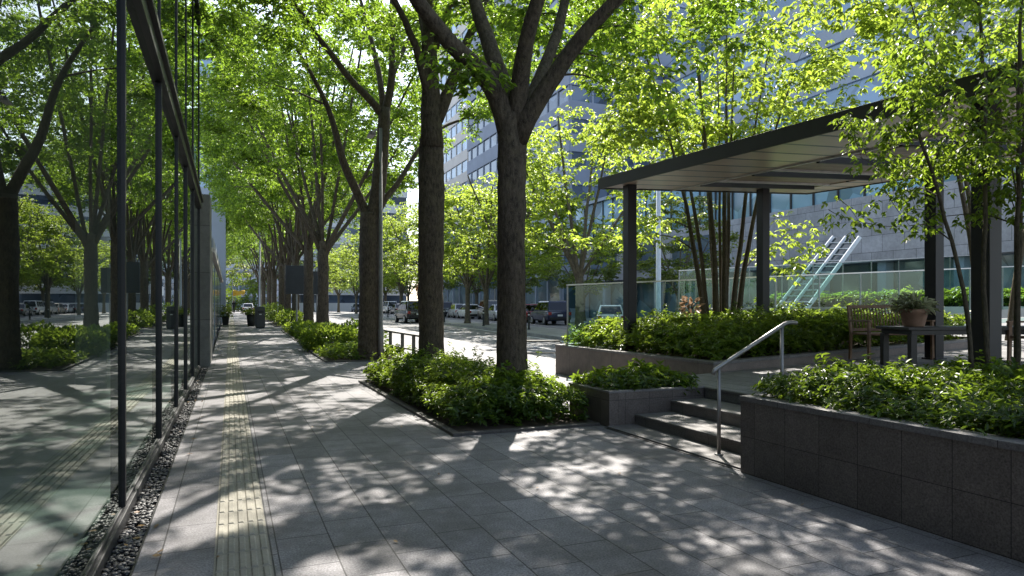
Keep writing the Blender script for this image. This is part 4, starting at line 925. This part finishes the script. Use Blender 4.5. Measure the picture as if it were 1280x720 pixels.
# ================================================================== CARS
def loft(stations):             # stations: (x, zbottom, zside, ztop, half width)
    m = MB(); n = len(stations); prof = []
    for x, zb, zs, zt, w in stations:
        half = [(0, zb), (w * .86, zb), (w * .97, zb + .10), (w, zb + (zs - zb) * .55), (w * .98, zs), (w * .9, zt - .01), (0, zt)]
        ring = [(x, a, z) for a, z in half] + [(x, -a, z) for a, z in reversed(half[1:-1])]
        prof.append(ring)
    k = len(prof[0])
    for r in prof: m.v += r
    for i in range(n - 1):
        for j in range(k): a = i * k + j; b = i * k + (j + 1) % k; m.f.append((a, a + k, b + k, b))
    m.f.append(tuple(range(k))); m.f.append(tuple(reversed(range((n - 1) * k, n * k))))
    return m
def car(name, label, paint, kind, x, y, rz, group='cars parked across the street'):
    t = thing(name, label, 'car' if kind != 'van' else 'van', (x, y, gz(y) - .14), rz, group)
    H, L, W = dict(suv=(1.72, 4.6, .93), wagon=(1.5, 4.5, .88), sedan=(1.45, 4.4, .87), van=(1.85, 4.3, .85))[kind]
    zb, belt = (.30, 1.0) if kind in ('suv', 'van') else (.22, .88)
    rear_over = {'suv': .12, 'wagon': .25, 'sedan': .95, 'van': .06}[kind]; hood = {'suv': 1.15, 'wagon': 1.2, 'sedan': 1.15, 'van': .55}[kind]
    st_ = [(0, zb + .16, belt - .12, belt - .02, W * .86), (.12, zb + .03, belt - .05, belt + .01, W * .96), (.6, zb, belt - .02, belt + .02, W), (L * .5, zb, belt - .02, belt + .02, W),
           (L - hood, zb, belt - .03, belt + .02, W), (L - .35, zb, belt - .14, belt - .06, W * .97), (L - .08, zb + .05, belt - .24, belt - .18, W * .9), (L, zb + .15, belt - .32, belt - .27, W * .8)]
    loft(st_).build('body', paint, t, True, bevel=.02)
    xr0, xr1 = rear_over, rear_over + {'suv': .35, 'wagon': .55, 'sedan': .6, 'van': .15}[kind]; xf0, xf1 = L - hood + .1, L - hood - {'suv': .65, 'wagon': .75, 'sedan': .75, 'van': .55}[kind]
    wb, wt = W * .94, W * .74
    cab = MB().hexa([(xr0, -wb, belt), (xf0, -wb, belt), (xf0, wb, belt), (xr0, wb, belt)], [(xr1, -wt, H), (xf1, -wt, H), (xf1, wt, H), (xr1, wt, H)])
    cab.build('cabin', paint, t, bevel=.06)
    def onside(s, u, v):        # u along the cabin, v up
        a = xr0 + (xr1 - xr0) * v; b = xf0 + (xf1 - xf0) * v
        return (a + (b - a) * u, s * (wb + (wt - wb) * v + .006), belt + (H - belt) * v)
    for s in (-1, 1):
        for u0, u1 in (((.04, .30), (.33, .60), (.63, .95)) if kind != 'sedan' else ((.08, .48), (.52, .93))):
            q = [onside(s, u0, .1), onside(s, u1, .1), onside(s, u1, .86), onside(s, u0, .86)]
            MB().add(q, [(0, 1, 2, 3)] if s < 0 else [(3, 2, 1, 0)]).build('side_window', 'car_glass', t)
    for xa, xb, e in ((xr0, xr1, -.008), (xf0, xf1, .008)):
        q = [(xa + (xb - xa) * v + e, s * (wb + (wt - wb) * v) * .86, belt + (H - belt) * v) for s, v in ((-1, .1), (1, .1), (1, .88), (-1, .88))]
        MB().add(q, [(0, 1, 2, 3)] if e > 0 else [(3, 2, 1, 0)]).build('rear_window' if e < 0 else 'windscreen', 'car_glass', t)
    for wx in (.85, L - .85):
        for s in (-1, 1):
            wh = thing_part('wheel', t, (wx, s * (W - .1), .335))
            MB().tube([(0, -.11, 0), (0, -.1, 0), (0, .1, 0), (0, .11, 0)], [.29, .335, .335, .29], 18).build('tyre', 'tyre', wh, True)
            MB().tube([(0, s * .105, 0), (0, s * .118, 0)], [.21, .2], 12).build('rim', 'alloy', wh)
    for s in (-1, 1):
        MB().box(-.02, .12, s * W * .80 - .11, s * W * .80 + .11, belt - .28, belt - .06).build('tail_light', 'tail_lamp', t, bevel=.02)
        MB().box(L - .2, L - .04, s * W * .66 - .14, s * W * .66 + .14, belt - .36, belt - .24).build('headlight', 'head_lamp', t, bevel=.02)
        MB().box(xf0 - .25, xf0 - .1, s * (W + .1) - .08, s * (W + .1) + .08, belt + .02, belt + .15).build('mirror', paint, t, bevel=.02)
    MB().box(-.06, .15, -W * .84, W * .84, zb + .08, zb + .28).build('bumper', 'trim_black', t, bevel=.03); MB().box(L - .12, L + .05, -W * .78, W * .78, zb + .06, zb + .24).build('bumper', 'trim_black', t, bevel=.03)
    MB().box(-.03, -.012, -.19, .19, belt - .36, belt - .23).build('number_plate', 'plate_white', t)
    if kind in ('suv', 'wagon'):
        for s in (-1, 1): MB().bar((xr1 + .15, s * wt * .9, H + .03), (xf1 - .15, s * wt * .9, H + .03), .03, .03).build('roof_rail', 'alloy', t)
    return t
def thing_part(nm, parent, loc):
    o = bpy.data.objects.new(nm, None); C.objects.link(o); o.parent = parent; o.location = loc; return o
q = PI / 2
car('parked_car', 'navy blue estate car with roof rails parked right of the nearest trunk', 'car_navy', 'suv', 21.5, 43.2, q - .12)
car('parked_car', 'silver white hatchback behind the glass balustrade', 'car_white', 'wagon', 21.6, 36.4, q - .5)
car('parked_van', 'beige boxy van with a white roof parked between the two big trunks', 'car_beige', 'van', 22.2, 58.5, q - .2)
car('parked_car', 'silver car parked next to the beige van, right of the second trunk', 'car_silver', 'wagon', 22.2, 67, q - .1)
car('parked_car', 'dark car on the near lane just left of the second trunk', 'car_black', 'suv', 13.2, 50.5, q)
car('parked_car', 'pale car behind the dark car left of the second trunk', 'car_silver', 'sedan', 22.2, 76, q)
car('parked_car', 'white car right of the lamp post by the third trunk', 'car_white', 'wagon', 22.2, 86, q)
car('parked_car', 'grey car in the far row near the pale young trunk', 'car_grey', 'sedan', 22.2, 94, q)
car('parked_car', 'silver car in the far row left of the third trunk', 'car_silver', 'suv', 22.2, 106, q)
car('parked_car', 'white car in the far row beyond the fourth trunk', 'car_white', 'sedan', 22.2, 116, q)
car('parked_car', 'blue car at the far end of the parked row', 'car_blue', 'wagon', 22.2, 128, q)
car('parked_car', 'dark grey car in the far row right behind the silver one beside the van', 'car_grey', 'suv', 22.2, 72.5, q)
car('parked_car', 'blue car in the far row between two pale ones left of the second trunk', 'car_blue', 'sedan', 22.2, 81, q)
car('parked_van', 'white boxy van in the far row left of the lamp post', 'car_white', 'van', 22.2, 100, q)
car('parked_car', 'beige car in the far row well beyond the third trunk', 'car_beige', 'wagon', 22.2, 111, q)
car('parked_car', 'black car in the far row near its end', 'car_black', 'sedan', 22.2, 122, q)
car('parked_car', 'white saloon car in the far row just right of the second trunk', 'car_white', 'sedan', 22.2, 62.7, q)
car('parked_car', 'silver car between the nearest trunk and the beige van', 'car_silver', 'sedan', 22.0, 54.6, q - .1)
car('parked_car', 'red car hidden mostly by the nearest thick trunk', 'car_red', 'wagon', 22.2, 48.9, q)
car('parked_car', 'white car stopped at the far end of the walkway', 'car_white', 'wagon', 2.6, 116, q, None)
# ================================================================== PERSON far down the walkway
def person(label, x, y, rz):
    t = thing('person', label, 'person', (x, y, gz(y)), rz)
    J = dict(pel=(0, 0, .95), wst=(0, .01, 1.1), cht=(0, 0, 1.3), nk=(0, 0, 1.46), hd=(0, .02, 1.56), top=(0, .02, 1.68),
             hl=(-.09, 0, .9), kl=(-.1, .14, .5), al=(-.1, .10, .08), fl=(-.1, .27, .04), hr=(.09, 0, .9), kr=(.1, .02, .49), ar=(.1, -.26, .12), fr=(.1, -.12, .04),
             sl=(-.18, 0, 1.4), el=(-.22, -.1, 1.13), wl=(-.21, .0, .88), hnl=(-.21, .04, .78), sr=(.18, 0, 1.4), er=(.22, .06, 1.13), wr=(.21, .2, .93), hnr=(.21, .26, .86))
    Rr = dict(pel=.14, wst=.13, cht=.15, nk=.055, hd=.09, top=.075, hl=.09, kl=.06, al=.045, fl=.035, hr=.09, kr=.06, ar=.045, fr=.035, sl=.065, el=.045, wl=.032, hnl=.035, sr=.065, er=.045, wr=.032, hnr=.035)
    E = 'pel-wst wst-cht cht-nk nk-hd hd-top pel-hl hl-kl kl-al al-fl pel-hr hr-kr kr-ar ar-fr cht-sl sl-el el-wl wl-hnl cht-sr sr-er er-wr wr-hnr'.split()
    ks = list(J); me = bpy.data.meshes.new('body'); me.from_pydata([J[k] for k in ks], [tuple(ks.index(a) for a in e.split('-')) for e in E], [])
    nt = NT('clothed_person'); sep = nt.add('ShaderNodeSeparateXYZ'); nt.l.new(nt.obj(), sep.inputs[0])
    c = nt.ramp(nt.math('DIVIDE', sep.outputs[2], 1.75), [(0, (.01, .01, .01)), (.05, (.02, .022, .03)), (.54, (.015, .015, .018)), (.845, (.42, .27, .2))]); c.node.color_ramp.interpolation = 'CONSTANT'
    nt.done(nt.bsdf(c, .8))
    o = link('body', me, 'clothed_person', t)
    sk = o.modifiers.new('Skin', 'SKIN'); 
    for i, k in enumerate(ks): me.skin_vertices[0].data[i].radius = (Rr[k], Rr[k])
    me.skin_vertices[0].data[0].use_root = True
    sb = o.modifiers.new('Sub', 'SUBSURF'); sb.levels = sb.render_levels = 2
    m = MB().tube([(0, 0, 1.58), (0, -.01, 1.64), (0, -.01, 1.72), (0, 0, 1.76)], [.1, .108, .085, .02], 12); m.build('hair', 'hair', t, True)
p = at(292, 390, 100); person('person in dark clothes walking at the far end of the walkway', p[0], 101, 2.9)
# ================================================================== CAMERA, LIGHT, WORLD
cam = bpy.data.cameras.new('camera'); co = bpy.data.objects.new('camera', cam); C.objects.link(co)
co.location = (0, 0, EYE); co.rotation_euler = (PI / 2, 0, -TH)
cam.sensor_width = 36; cam.lens = F / 1280 * 36; cam.shift_y = (HY - 360) / 1280; cam.clip_end = 3000; cam.clip_start = .05
sc.camera = co
SUN = Vector((.46, .89, 0)).normalized(); EL = math.radians(46)
sv = Vector((SUN.x * math.cos(EL), SUN.y * math.cos(EL), math.sin(EL)))
sl = bpy.data.lights.new('sun', 'SUN'); sl.energy = 4.8; sl.angle = math.radians(.53); sl.color = (1, .94, .86)
so = bpy.data.objects.new('sun', sl); C.objects.link(so); so.rotation_euler = (-sv).to_track_quat('-Z', 'Y').to_euler(); so.location = (20, 40, 50)
w = bpy.data.worlds.new('World'); sc.world = w; w.use_nodes = True; wn = w.node_tree.nodes; wl = w.node_tree.links; wn.clear()
sky = wn.new('ShaderNodeTexSky'); sky.sky_type = 'NISHITA'; sky.sun_disc = False; sky.sun_elevation = EL; sky.sun_rotation = math.atan2(SUN.x, SUN.y)
sky.air_density = 1; sky.dust_density = 1.0; sky.ozone_density = 1
bg = wn.new('ShaderNodeBackground'); bg.inputs['Strength'].default_value = .15
wo = wn.new('ShaderNodeOutputWorld'); hs = wn.new('ShaderNodeHueSaturation'); hs.inputs['Saturation'].default_value = .78; wl.new(sky.outputs[0], hs.inputs['Color']); wl.new(hs.outputs[0], bg.inputs[0]); wl.new(bg.outputs[0], wo.inputs[0])
sc.view_settings.view_transform = 'Standard'; sc.view_settings.look = 'None'; sc.view_settings.exposure = 1.28; sc.view_settings.gamma = 1
cy = sc.cycles
cy.max_bounces = 10; cy.diffuse_bounces = 4; cy.glossy_bounces = 4; cy.transmission_bounces = 6; cy.transparent_max_bounces = 12
cy.caustics_reflective = False; cy.caustics_refractive = False; cy.sample_clamp_indirect = 4
try:
    cy.use_denoising = True; cy.denoiser = 'OPENIMAGEDENOISE'
except Exception: pass
